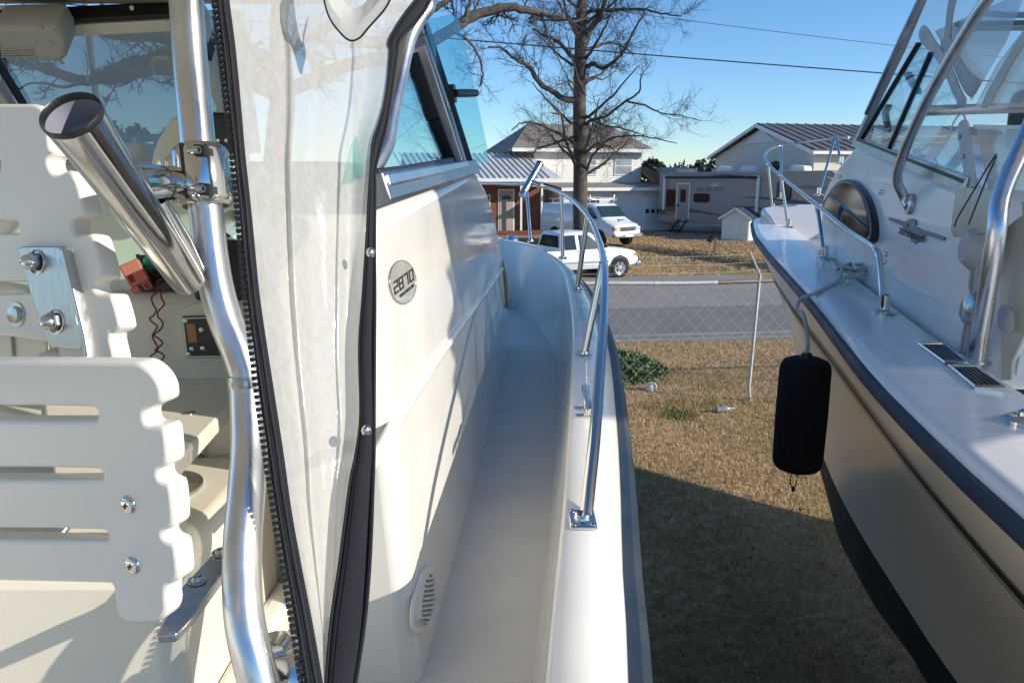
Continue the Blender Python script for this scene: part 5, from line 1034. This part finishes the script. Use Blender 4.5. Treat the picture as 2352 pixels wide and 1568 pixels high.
# helm: dash, bulkhead, ledge, panel, seat box
b = MB(); b.box((-1.95,1.98,2.3),(-.42,2.5,3.345)); b.build('dash', 'cream', LBT, bevel=.05, seg=4)
b = MB(); b.box((-1.95,1.56,2.3),(-.42,1.98,3.065)); lg = b.build('helm_ledge', 'cream', LBT, bevel=.03, seg=4)
b = MB(); b.tube([onY(250,315,2.55), onY(330,316,2.55), onY(460,320,2.55)], .013, 12); b.tube([onY(313,318,2.55), onY(313,362,2.55)], .013, 10); b.build('dash_rail', 'stainless', LBT)
b = MB(); b.box((onY(300,350,2.2).x,2.14,3.33),(onY(352,350,2.2).x,2.24,3.40)); b.build('dash_box', 'cream', LBT, bevel=.02)
dp = frame(onY(375,350,1.93), (0,-1,.1)); plate('instrument_pod', [(366,400),(375,340),(400,300),(420,270),(500,262),(560,262),(560,440),(366,440)], dp, .12, 'cream', LBT, .02, 0, 1)
q = onY(505,305,1.86); b = MB(); b.box((q.x-.06,1.83,q.z-.045),(q.x+.06,1.87,q.z+.045)); b.build('radio', 'plastic_black', LBT, bevel=.008)
for k in range(4): b = MB(); b.lathe((q.x-.035+.02*k,1.83,q.z-.02), (0,-1,0), [(0,.004),(.003,.004),(.004,0)], 8); b.build('radio_button', 'plastic_grey', LBT)
q = onY(525,610,1.54); b = MB(); b.box((q.x-.04,1.45,q.z-.06),(q.x+.16,1.56,q.z+.06)); b.build('switch_box', 'plastic_black', LBT, bevel=.008)
b = MB(); q = onY(520,530,1.6); b.lathe(q, (.6,-.6,.3), [(-.06,.03),(0,.035),(.05,.03),(.06,0)], 14); b.build('throttle_knob', 'steel_dull', LBT)
PF = frame((-1,1.555,2.9), (0,-1,0))
zp = zo(0, 600, 1.96)
pn = plate('breaker_panel', [zp(1352,1145),zp(1560,1140),zp(1660,1445),zp(1385,1447)], PF, .012, 'plastic_black', LBT, .002, .004)
plate('panel_border', [zp(1358,1152),zp(1556,1147),zp(1652,1438),zp(1390,1440)], PF, .002, 'trim', pn, 0, .0105, holes=[[zp(1364,1160),zp(1550,1155),zp(1646,1430),zp(1396,1432)]])
plate('orange_sticker', [zp(1384,1198),zp(1430,1194),zp(1450,1200),zp(1465,1330),zp(1402,1334)], PF, .001, 'orange_tag', pn, 0, .0108)
for p_ in ((1380,1172),(1400,1420),(1495,1240),(1425,1380),(1505,1375)): q = onpl(*zp(*p_), PF[0], PF[3]); b = MB(); b.lathe(q+V3((0,-.01,0)), (0,-1,0), [(0,.005),(.002,.005),(.003,0)], 8); b.build('panel_screw', 'steel_dull', pn)
plate('moulded_recess', [zp(1255,1050),zp(1780,1040),zp(1800,1480),zp(1330,1500)], PF, .01, 'cream', LBT, .004, -.003, 2)
zk = zo(400, 1350, 1.65)
LIDZ = 2.875
lid = [onz(*p, LIDZ) for p in [(150,856),(600,852),(600,862),zk(820,215),zk(375,690),(150,1110)]]
b = MB(); b.prism(lid, (0,0,-.03)); ld_ = b.build('seat_lid', 'cream', LBT, bevel=.006)
for p_ in ((415,125),(510,328)): q = onz(*zk(*p_), LIDZ); b = MB(); b.lathe(q, (0,0,1), [(0,.011),(.002,.011),(.003,.004),(.0032,0)], 14); b.build('lid_screw', 'steel_dull', ld_)
BXZ = 2.775
b = MB(); b.box((-1.95,1.37,2.3),(-.42,1.56,2.842)); b.build('seat_box', 'cream', LBT, bevel=.004)
HF = frame((-1,1.368,2.8), (0,-1,0))
hg = plate('hinge', [zk(530,530),zk(610,535),zk(613,640),zk(600,647),zk(560,645),zk(545,630)], HF, .004, 'steel_dull', LBT, .001, .003); plate('hinge_leaf', [zk(535,522),zk(582,468),zk(618,522),zk(612,545),zk(530,545)], HF, .006, 'steel_dull', hg, .001, .008)
for p_ in ((548,570),(597,568),(576,628),(548,520),(585,512)): q = onpl(*zk(*p_), HF[0], HF[3]); b = MB(); b.lathe(q+V3((0,-.005,0)), (0,-1,0), [(0,.004),(.002,.004),(.003,0)], 8); b.build('hinge_screw', 'steel_dull', hg)
for k in range(4): a, q = onpl(*zk(690-k*22, 560+k*46), HF[0], HF[3]), onpl(*zk(800, 558+k*46), HF[0], HF[3]); b = MB(); b.bar(a, q, .008, .006, (0,1,0)); b.build('vent_rib', 'cream', LBT)
b = MB(); b.box((-1.95,.925,1.95),(-.47,1.37,BXZ)); b.build('bait_station', 'cream', LBT, bevel=.03, seg=4)
q = onz(*zk(455,800), BXZ); b = MB(); b.lathe(q+V3((-.04,0,0)), (0,0,1), [(0,.075),(.006,.075),(.012,.06),(.013,0)], 28); b.build('pedestal_plate', 'steel_dull', LBT)
b = MB(); b.box((-.475,.93,1.95),(-.42,1.35,2.52)); b.build('side_coaming', 'gelcoat', LBT, bevel=.02)

# ------------------------------------------------------------------ support pole
P = [at(404,-440,1.08), at(416,-220,1.065), at(425,-60,1.06), at(429,20,1.06), at(438,150,1.06), at(450,280,1.055), at(461,400,1.05), at(474,490,1.05), at(484,580,1.05), at(497,660,1.05), at(518,735,1.05), at(545,800,1.05), at(562,850,1.05), at(568,885,1.05)]
b = MB(); b.tube(catmull(P, 6), .0235, 28); pole_ = b.build('hardtop_pole', 'aluminium', LBT)
P = [at(566,872,1.05), at(569,930,1.045), at(572,1020,1.03), at(567,1120,1.0), at(558,1230,.97), at(556,1330,.95), at(563,1430,.93), at(585,1530,.92), at(610,1620,.92)]
b = MB(); b.tube(catmull(P, 6), .0245, 28); b.build('lower_pole', 'aluminium', LBT)
q = at(567,880,1.05); b = MB(); b.lathe(q, (-.05,0,1), [(-.016,.0245),(-.009,.0268),(.006,.0268),(.014,.024)], 24); b.build('weld_collar', 'steel_dull', pole_)
b = MB(); b.lathe(at(640,1540,.98), (-.4,-.8,.5), [(0,.05),(.01,.05),(.02,.035),(.04,.03)], 20); b.build('pole_foot', 'stainless', LBT)

# ------------------------------------------------------------------ clamp-on rod holder
RH = thing('rod_holder', 'polished steel tube rod holder clamped to the hardtop pole', 'rod holder', tuple(at(466,410,1.05)))
m0, m1 = at(166,266,.76), at(428,640,1.0); ax = (m1-m0).normalized(); LN_ = (m1-m0).length
mo = V3((0,0,0)); 
b = MB(); b.lathe(m0, ax, [(.0,.0300),(-.003,.0305),(-.002,.0315),(.004,.0312),(.03,.0295),(.1,.0268),(LN_,.0222),(LN_,.020)], 40); b.build('tube', 'stainless', RH, smooth=50)
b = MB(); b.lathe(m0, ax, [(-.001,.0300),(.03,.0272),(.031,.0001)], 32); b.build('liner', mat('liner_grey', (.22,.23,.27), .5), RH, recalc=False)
b = MB(); b.lathe(m0, ax, [(.004,.0294),(-.003,.0298),(-.0045,.0308),(-.0025,.0318),(.003,.0314)], 40); b.build('mouth_rim', 'plastic_black', RH)
b = MB(); b.lathe(m1, ax, [(0,.0222),(.008,.0215),(.012,.016),(.012,0)], 28); b.build('end_cap', 'steel_dull', RH)
# second short leg behind the tube
b = MB(); b.tube([at(352,470,.97), at(405,560,1.0), at(440,625,1.02)], [.02,.021,.019], 20); b.build('branch_tube', 'stainless', RH)
cA, cB = at(300,425,.90), at(412,420,1.045)
b = MB(); b.tube([cA, cA.lerp(cB,.4), cB], .0235, 28); b.build('arm', 'stainless', RH); jm = cA.lerp(cB,.52); b = MB(); b.lathe(jm, cB-cA, [(-.0015,.0238),(-.001,.0243),(.001,.0243),(.0015,.0238)], 28); b.build('arm_joint', 'black', RH)
k0, k1 = at(458,338,1.05), at(473,474,1.05); kx = (k1-k0).normalized(); KL = (k1-k0).length
b = MB(); b.lathe(k0, kx, [(0,.0238),(0,.031),(.004,.036),(.01,.0385),(KL-.01,.0385),(KL-.004,.036),(KL,.031),(KL,.0238)], 40); clp = b.build('clamp', 'stainless', RH, smooth=35)
b = MB(); rgt = V3((1,0,0)); fwd = kx.cross(rgt).normalized(); fwd = fwd if fwd.y < 0 else -fwd
# slot between the clamp halves and bolt pockets with socket screws
a0 = -R(16)
dirv = lambda a: (fwd*math.cos(a)+rgt*math.sin(a)).normalized()
for kk in range(1):
    q0, q1 = k0+dirv(a0)*.0378+kx*.004, k1+dirv(a0)*.0378-kx*.004; b = MB(); b.bar(q0, q1, .004, .004, dirv(a0)); b.build('clamp_gap', 'black', clp)
for f_ in (.17, .80):
    c = k0+kx*KL*f_
    rows = []
    for zz in (-.0085, .0085):
        rows.append([c+kx*zz*(1 if 2 < i < 11 else .6)+dirv(R(2)+R(46)*i/13)*.0388 for i in range(14)])
    b = MB(); b.loft(rows); b.build('bolt_pocket', 'black', clp, recalc=False)
    s = c+dirv(R(12))*.039; dd = rgt.cross(kx).normalized(); b = MB(); b.lathe(s-rgt*.008-fwd*.002, rgt*.9+fwd*.3, [(0,.0058),(.015,.0058),(.016,.005),(.016,.003),(.011,.0028),(.011,0)], 16); b.build('socket_screw', 'steel_dull', clp)
    s = c+dirv(R(80))*.0388; b = MB(); b.lathe(s, dirv(R(80)), [(0,.004),(.001,.004),(.0015,.002),(0,.0015),(0,0)], 12); b.build('set_screw', 'steel_dull', clp)
wg = [at(405,350,1.055), at(402,470,1.055)]
b = MB(); b.obox(at(414,412,1.052), V3((.014,0,0)), kx*(KL*.42), V3((0,.022,0))); b.build('clamp_lug', 'stainless', RH, bevel=.012, seg=4)

# ------------------------------------------------------------------ slatted plastic seats
zl = zo(0, 1300, 1.244)
SA = thing('slatted_seat', 'white plastic slatted seat back with two cross head screws in front of the bait station', 'seat', tuple(at(200,1400,.85)))
BF = frame(at(300,1100,.80), (-.36,-.95,.0))
right = [(655,56),(700,62),(745,95),(775,130),(800,180),(803,240),(785,252),(760,262),(735,275),(716,292),(720,335),(740,350),(775,352),(812,355),(822,410),(830,515),(815,540),(785,552),(780,580),(790,602),(815,612),(840,625),(852,720),(856,800),(840,825),(810,835),(800,858),(815,878),(845,890),(862,905),(872,990),(876,1050),(860,1070),(835,1082),(822,1085),(815,1130),(822,1200),(800,1245),(760,1258),(640,1257),(605,1240),(582,1200),(575,1120),(568,1085),(545,1077)]
left = [(-420,1062),(-420,50)]
hl = [[(-330,262),(470,262),(498,280),(500,322),(485,330),(-330,325)], [(-330,545),(495,547),(520,562),(524,590),(512,602),(-330,598)], [(-330,825),(515,828),(545,845),(548,875),(530,883),(-330,872)]]
sb = plate('seat_back', [zl(*p) for p in right+left], BF, .026, 'board', SA, .005, 0, 1, .25, [[zl(*p) for p in h_] for h_ in hl])
for p_ in ((645,713),(665,991)):
    q = onpl(*zl(*p_), BF[0], BF[3])+BF[3]*.0125; b = MB(); b.lathe(q, BF[3], [(0,.0105),(.0022,.0102),(.004,.008),(.0048,.004),(.005,0)], 24); sc_ = b.build('cross_head_screw', 'stainless', sb, smooth=60)
    for u_, v_ in ((BF[1], BF[2]), (BF[2], BF[1])): b = MB(); b.obox(q+BF[3]*.0045, (u_*.8+v_*.2)*.0042, (v_*.8-u_*.2)*.0009, BF[3]*.0012); b.build('screw_slot', 'black', sc_)
# angled steel bracket under it
BZ = BXZ
br = [onz(*p, BZ+.012) for p in [zk(430,1435), zk(690,1155), zk(760,1150), zk(760,1270), zk(545,1568), zk(430,1690), zk(300,1700)]]
b = MB(); b.prism(br, (0,0,-.012)); bk = b.build('foot_bracket', 'steel_dull', SA, bevel=.003)
for p_ in ((563,1366),(706,1195)): q = onz(*zk(*p_), BZ+.013); b = MB(); b.lathe(q, (0,0,1), [(0,.012),(.003,.012),(.003,.008),(.007,.006),(.008,0)], 16); b.build('bracket_screw', 'steel_dull', bk)
b = MB(); a = onpl(*zl(-20,1090), BF[0], BF[3])+V3((0,.03,0)); q = onpl(*zl(95,1055), BF[0], BF[3])+V3((0,.05,0)); b.tube([a+V3((-.1,0,-.05)), a, q, q+V3((.02,.1,.05))], .006, 10); b.build('wire_bail', 'steel_dull', SA)

SB = thing('slatted_seat', 'white plastic notched slat board with a steel bracket and domed nuts below the windscreen', 'seat', tuple(at(150,820,1.0)))
UF = frame(at(150,560,1.0), (-.40,-.95,.15))
zu = zo(0, 600, 1.96); zq = zo(0, 0, 2.24)
right = [zq(-900,890),zq(330,888),zq(380,893),zq(440,925),zq(470,1000),zq(490,1150),zq(500,1260),zq(545,1300),zq(480,1345),zq(490,1410),zq(525,1470),zq(575,1478),zq(640,1440),zq(690,1450),zu(610,120),zu(640,170),zu(700,380),zu(692,410),zu(640,437),zu(610,445),zu(600,480),zu(612,540),zu(640,555),zu(700,540),zu(745,548),zu(770,585),zu(838,840),zu(825,870),zu(790,890),zu(760,897),zu(755,930),zu(775,965),zu(810,985),zu(870,978),zu(897,1000),zu(955,1210),zu(940,1240),zu(905,1262),zu(870,1275),zu(910,1440),zu(912,1475),zu(800,1475)]
left = [zu(510,1475), zu(470,1300), zu(-820,1265)]
hl = [[zq(-700,1335),zq(45,1335),zq(80,1365),zq(85,1430),zq(65,1455),zq(-700,1450)], [zu(-700,450),zu(170,450),zu(205,475),zu(215,520),zu(200,545),zu(-700,562)], [zu(-700,893),zu(300,893),zu(340,905),zu(350,955),zu(330,980),zu(-700,985)]]
sb = plate('seat_back', right+left, UF, .028, 'board', SB, .005, 0, 1, .25, hl)
kb = [zu(258,665),zu(300,642),zu(560,642),zu(590,660),zu(745,1300),zu(735,1385),zu(490,1360),zu(455,1290)]
bk = plate('steel_bracket', kb, UF, .010, mat('brushed', (.55,.55,.54), .32, 1, rv=.08, vs=8, stretch=(40,4,4)), SB, .002, .021, 1, .08)
plate('bracket_flange', [zu(560,665),zu(600,655),zu(760,1300),zu(785,1475),zu(740,1475),zu(735,1330)], UF, .03, 'brushed', bk, .002, .012)
for p_ in ((408,755),(545,1183)):
    q = onpl(*zu(*p_), UF[0], UF[3])+UF[3]*.026; b = MB(); b.lathe(q, UF[3], [(0,.0165),(.0015,.0165),(.002,.015)], 24); ws = b.build('washer', 'steel_dull', bk)
    b = MB(); b.lathe(q, UF[3], [(.002,.0125),(.008,.0125),(.009,.0115)], 6); b.build('nut', 'steel_dull', ws, smooth=0); b = MB(); b.lathe(q+UF[3]*.008, UF[3], [(0,.0105),(.005,.010),(.010,.0075),(.0125,.004),(.0133,0)], 22); b.build('nut_dome', 'stainless', ws, smooth=60)
q = onpl(*zu(200,1135), UF[0], UF[3])+UF[3]*.0135; b = MB(); b.lathe(q, UF[3], [(0,.0175),(.003,.017),(.003,.012),(.008,.011),(.009,0)], 22); b.build('bolt_head', 'steel_dull', sb)
plate('lower_slat', [zu(-820,1270),zu(470,1262),zu(560,1480),zu(-820,1480)], UF, .02, 'cream', SB, .003, -.035)
for x in (230, -30): plate('slat_gap', [zu(x-8,1275),zu(x+6,1275),zu(x+22,1478),zu(x+8,1478)], UF, .002, 'door_tan', SB, 0, -.0225)
b = MB(); q = onpl(*zu(640,1420), UF[0], UF[3]); b.box((q.x-.07,q.y+.0,BXZ),(q.x+.02,q.y+.04,q.z)); b.build('seat_leg', 'cream', SB, bevel=.006)

# ------------------------------------------------------------------ clear curtain with zip
CU = thing('enclosure_curtain', 'clear plastic curtain with black zip edge hanging loose beside the pole', 'curtain', tuple(at(740,1600,.93)))
zk1 = [(470,-450),(484,-220),(493,-40),(493,0),(504,100),(518,220),(533,350),(545,470),(556,600),(566,700),(578,796),(590,900),(607,1020),(630,1178),(655,1330),(680,1480),(697,1600)]
zk2 = [(503,-450),(517,-220),(526,-40),(527,0),(540,100),(552,220),(563,350),(572,430),(585,560),(597,680),(614,796),(630,900),(650,1030),(671,1178),(695,1310),(722,1450),(748,1600)]
dz_ = [.995,.99,.985,.985,.985,.982,.98,.978,.975,.97,.965,.96,.955,.95,.945,.94,.935]
E1 = resample(catmull([at(*p, d_) for p, d_ in zip(zk1, dz_)], 5), 80); E2 = resample(catmull([at(*p, d_+.004) for p, d_ in zip(zk2, dz_)], 5), 80)
b = MB(); rs = random.Random(4)
rows = [[E1[i].lerp(E2[i], f_)+V3((0, -.004*math.sin(f_*math.pi)+.0006*math.sin(i*.9+f_*5), 0)) for i in range(80)] for f_ in (.16,.3,.45,.6,.75,.9,1.0)]
b.loft(rows); o = b.build('zip_tape', 'canvas', CU, recalc=False); md = o.modifiers.new('s', 'SOLIDIFY'); md.thickness = .002
b = MB()
for f_ in (.42, .8): b.tube([E1[i].lerp(E2[i], f_)+V3((0,-.006,0)) for i in range(80)], .0006, 4)
b.build('zip_stitching', mat('thread', (.05,.05,.055), .8), o, recalc=False)
tb = MB(); tb.box((-.0065,-.0022,-.0019),(.004,.0022,.0019)); tb.box((-.0088,-.003,-.0028),(-.0058,.003,.0028)); tm = tb.mesh('zip_tooth', 0); tm.materials.append(MT['plastic_black'])
E1r = resample(E1, 146)
for i in range(1, 145):
    p = E1r[i]; d = (E1r[i+1]-E1r[i-1]).normalized(); x_ = (V3((1,0,0))-d*d.x).normalized(); t_ = bpy.data.objects.new('zip_tooth', tm); COL.objects.link(t_); t_.parent = CU
    M_ = Matrix((x_, d.cross(x_), d)).transposed().to_4x4(); M_.translation = p+x_*.005-wl(CU); t_.matrix_local = M_
bl = [(1000,-190),(994,-110),(985,-40),(960,-5),(925,40),(893,95),(897,120),(887,220),(872,280),(857,325),(853,380),(849,432),(842,559),(834,680),(826,796),(829,949),(818,1040),(805,1102),(782,1280),(760,1432),(747,1600)]
br_ = [(1006,-190),(1000,-110),(992,-40),(985,10),(958,50),(920,90),(912,125),(898,225),(888,290),(878,330),(862,390),(862,432),(861,559),(862,680),(861,796),(860,949),(860,1040),(858,1102),(851,1280),(838,1432),(812,1600)]
dr_ = [1.46,1.44,1.42,1.38,1.34,1.30,1.28,1.24,1.21,1.19,1.17,1.16,1.14,1.12,1.10,1.07,1.05,1.03,1.0,.97,.94]
G1 = resample(catmull([at(*p, d_) for p, d_ in zip(bl, dr_)], 5), 80); G2 = resample(catmull([at(*p, d_+.01) for p, d_ in zip(br_, dr_)], 5), 80)
b = MB(); b.loft([[G1[i].lerp(G2[i], f_)+V3((0,-.006*math.sin(f_*math.pi)+.002*math.sin(i*.35+f_*3)*f_,0)) for i in range(80)] for f_ in (0,.15,.35,.6,.85,1)]); o = b.build('canvas_border', 'canvas', CU, recalc=False); md = o.modifiers.new('s', 'SOLIDIFY'); md.thickness = .003
b = MB(); b.tube([p+V3((0,-.003,0)) for p in G2], .0028, 6); b.tube([p+V3((0,-.003,0)) for p in G1], .002, 6)
for f_ in (.2,.32): b.tube([G1[i].lerp(G2[i], f_)+V3((0,-.0075,0)) for i in range(44,80)], .0005, 4)
b.build('border_piping', 'canvas', o, recalc=False)
for p_, d_ in (((853,580),1.12),((843,988),1.04)): q = at(*p_, d_-.012); b = MB(); b.lathe(q, (.75,-.65,.1), [(-.003,.0075),(.0,.0078),(.003,.006),(.0042,.003),(.0044,0)], 18); b.build('snap', 'stainless', CU)
n = 64
def vin(i, k):
    t_ = i/79; f_ = k/n; p = E2[i].lerp(G1[i], f_); w = math.sin(f_*math.pi)
    s = 1-t_*.75
    y = .05*w + .022*math.sin(f_*9+t_*1.2-.3)*s*w + .007*math.sin(f_*19-t_*2+1)*s*w + .003*math.sin(f_*36+t_*4)*s*s*w*(.4+.6*f_) + .035*math.exp(-((f_-.33+.1*t_)/.06)**2)*(-1)*(1-t_*.55) - .030*math.exp(-((f_-.74+.12*t_)/.035)**2)*s + .002*math.sin(t_*13+f_*6)*w*s
    return p+V3((0, y, 0))
b = MB(); b.loft([[vin(i, k) for i in range(80)] for k in range(n+1)]); b.build('clear_panel', 'vinyl', CU, smooth=180, recalc=False)
# folded flap at the top with its seam
fp_ = [(740,-20),(752,30),(770,62),(800,92),(825,88),(850,60),(885,20),(905,-20)]
P = catmull([at(x, y, 1.06) for x, y in fp_], 6); b = MB(); b.tube(P, .0014, 6); b.build('flap_seam', 'canvas', CU)
P2_ = [p+V3((0,.03,.05))for p in P]; b = MB(); b.loft([P, [p+V3((0,.004,.02)) for p in P], P2_]); b.build('folded_flap', 'vinyl', CU, recalc=False)

# ------------------------------------------------------------------ loose things on the helm ledge
LZT = 3.067
q = lambda x, y: onz(x, y, LZT)
c = q(365,668) + V3((0,.03,0))
EL = thing('wiring_cluster', 'tangle of black electrical parts with a green cap on the helm ledge', 'electrical parts', tuple(c))
rs = random.Random(12); b = MB()
for k in range(26):
    a, z = c+V3((rs.uniform(-.05,.06), rs.uniform(-.02,.05), rs.uniform(.008,.06))), 0; b.obox(a, V3((rs.uniform(.006,.018),rs.uniform(-.004,.004),0)), V3((0,rs.uniform(.006,.014),0)), V3((rs.uniform(-.004,.004),0,rs.uniform(.005,.013))))
b.box(c+V3((-.06,-.02,0)), c+V3((.075,.05,.02))); b.build('relay_block', 'plastic_black', EL, bevel=.002)
for k in range(7): a = c+V3((rs.uniform(-.04,.05),-.01,.02)); b = MB(); b.tube(catmull([a, a+V3((rs.uniform(-.02,.02),-.015,.02)), a+V3((rs.uniform(-.04,.04),-.01,.01)), a+V3((rs.uniform(-.05,.05),0,.03))], 5), .0018, 5); b.build('wire', 'plastic_black' if k % 3 else 'red_wire', EL)
b = MB(); b.lathe(c+V3((-.018,-.012,.055)), (.2,-.5,.7), [(-.01,.014),(.0,.018),(.012,.016),(.016,.006),(.014,.004)], 18); b.build('green_cap', 'teal', EL)
b = MB(); b.tube([c+V3((-.045,0,.04)), c+V3((-.05,-.005,.075))], .004, 8); b.build('pin', 'plastic_black', EL)
zc2 = zo(0, 600, 1.96); c = q(308,672)+V3((0,.012,0))
PK = thing('pink_connector', 'salmon pink plastic plug lying beside the black wiring', 'connector', tuple(c))
b = MB(); M_ = Matrix.Translation(c+V3((0,0,.034))) @ Matrix.Rotation(R(-25),4,'Y') @ Matrix.Rotation(R(20),4,'Z'); b.box((-.018,-.014,-.02),(.022,.014,.03), M_); b.build('shell', 'pink', PK, bevel=.004)
b = MB(); b.box((-.02,-.012,-.034),(-.004,.01,-.02), M_); b.box((.004,-.012,-.036),(.02,.01,-.02), M_); b.build('prong_socket', 'pink', PK, bevel=.002); b = MB(); b.box((.007,-.0125,-.034),(.017,-.0115,-.023), M_); b.box((-.013,-.0145,-.012),(-.002,-.0135,.004), M_); b.build('socket_hole', mat('pink_dark', (.22,.03,.02), .6), PK)
def wire(zs, d, nm):
    b = MB(); P = [onY(*zc2(*p), d) for p in zs]; b.tube(catmull(P, 5), .0018, 7); return b
w1 = [(1230,860),(1175,880),(1158,900),(1165,950),(1150,975),(1115,1010),(1125,1060),(1148,1100),(1130,1140),(1100,1165),(1125,1195),(1155,1225),(1130,1270),(1120,1300),(1140,1340),(1160,1380),(1150,1410),(1105,1445),(1160,1470),(1200,1500)]
w2 = [(1240,860),(1220,890),(1240,925),(1190,970),(1185,1010),(1208,1060),(1165,1110),(1160,1150),(1195,1190),(1190,1230),(1150,1270),(1130,1290),(1165,1310),(1195,1345),(1160,1380),(1140,1400),(1190,1420),(1205,1450),(1170,1485),(1200,1510)]
for w_, l_ in ((w1, 'curly dark red wire hanging from the black wiring to the seat lid'), (w2, 'second curly dark red wire twisted with the first')):
    o = wire(w_, 1.535, 'x').build('red_wire', 'red_wire'); tag(o, l_, 'wire')

# ------------------------------------------------------------------ bow rail, cleat and bow fittings of the near boat
ra = [((1337,1232),1.316),((1345,1190),1.335),((1353,1120),1.385),((1366,1000),1.5),((1378,850),1.72),((1387,720),2.0),((1388,620),2.3),((1378,560),2.7),((1352,500),3.4),((1318,462),4.0),((1288,443),4.5),((1245,428),5.1),((1209,423),5.5),((1173,423),5.8),((1105,421),6.1),((1000,424),6.2)]
P = catmull([at(*p, d_) for p, d_ in ra], 8); b = MB(); b.tube(P, .0123, 18); br2 = b.build('bow_rail', 'stainless', LBT)
pa = onsh(1337,1222,*LZ)+V3((0,0,.022)); dv = (LO[24]-LO[20]).normalized(); ux = V3((dv.y,-dv.x,0))
def base_plate(c, s=1.0, scr=True):
    b = MB(); b.obox(c+V3((0,0,.003)), ux*.024*s, dv*.034*s, V3((0,0,.004))); bp_ = b.build('base_plate', 'stainless', br2, bevel=.003)
    b = MB(); b.lathe(c+V3((0,0,.007)), (0,0,1), [(0,.0155),(.004,.0145),(.008,.0125)], 18); b.build('socket', 'stainless', br2)
    if scr:
        for a, e in ((-1,-1),(1,-1),(-1,1),(1,1)):
            q_ = c+ux*.0165*a*s+dv*.026*e*s+V3((0,0,.007)); b = MB(); b.lathe(q_, (0,0,1), [(0,.005),(.0015,.005),(.003,.003),(.0032,0)], 12); b.build('plate_screw', 'steel_dull', br2)
base_plate(pa)
for bp_, tp_, d_ in (((1341,832),(1385,602),2.36),((1325,677),(1349,500),3.42),((1292,602),(1289,445),4.45),((1219,562),(1209,425),5.45)):
    a = onsh(*bp_, *LZ)+V3((0,0,.022)); q_ = at(*tp_, d_); b = MB(); b.tube([a, q_], .0118, 14); b.build('stanchion', 'stainless', br2); base_plate(a)
c = onsh(1348,965,*LZ)+V3((0,0,.02)); b = MB()
b.tube([c-dv*.10+V3((0,0,.038)), c-dv*.06+V3((0,0,.042)), c-dv*.02+V3((0,0,.040)), c+dv*.03+V3((0,0,.040)), c+dv*.07+V3((0,0,.042)), c+dv*.11+V3((0,0,.038))], [.008,.0105,.008,.0085,.0105,.005], 14)
ck = b.build('deck_cleat', 'stainless', LBT)
for s_ in (-.035, .02): b = MB(); b.obox(c+dv*s_-ux*.012+V3((0,0,.004)), ux*.02, dv*.009, V3((0,0,.004))); b.tube([c+dv*s_+V3((0,0,.0)), c+dv*s_+V3((0,0,.04))], .008, 10); b.build('cleat_foot', 'stainless', ck, bevel=.002)
q_ = onsh(1176,556,*LZ); b = MB(); b.lathe(q_+V3((0,0,.0)), (0,0,1), [(0,.05),(.015,.05),(.03,.04),(.05,.03),(.06,0)], 16); b.build('bow_light', 'chrome', LBT)
r0_, r1_ = at(1198,450,5.2), at(1240,376,5.3); t = thing('bow_rod_holder', 'short steel tube rod holder clamped on the bow rail', 'rod holder', tuple(r0_))
b = MB(); b.tube([r0_, r1_], .026, 18); b.build('tube', 'stainless', t); b = MB(); b.lathe(r1_, r1_-r0_, [(-.01,.027),(0,.029),(.006,.027),(.004,.02)], 18); b.build('mouth_rim', 'plastic_black', t); b = MB(); b.tube([r0_.lerp(r1_, .45), at(1240,426,5.2)], .018, 12); b.build('clamp', 'stainless', t)
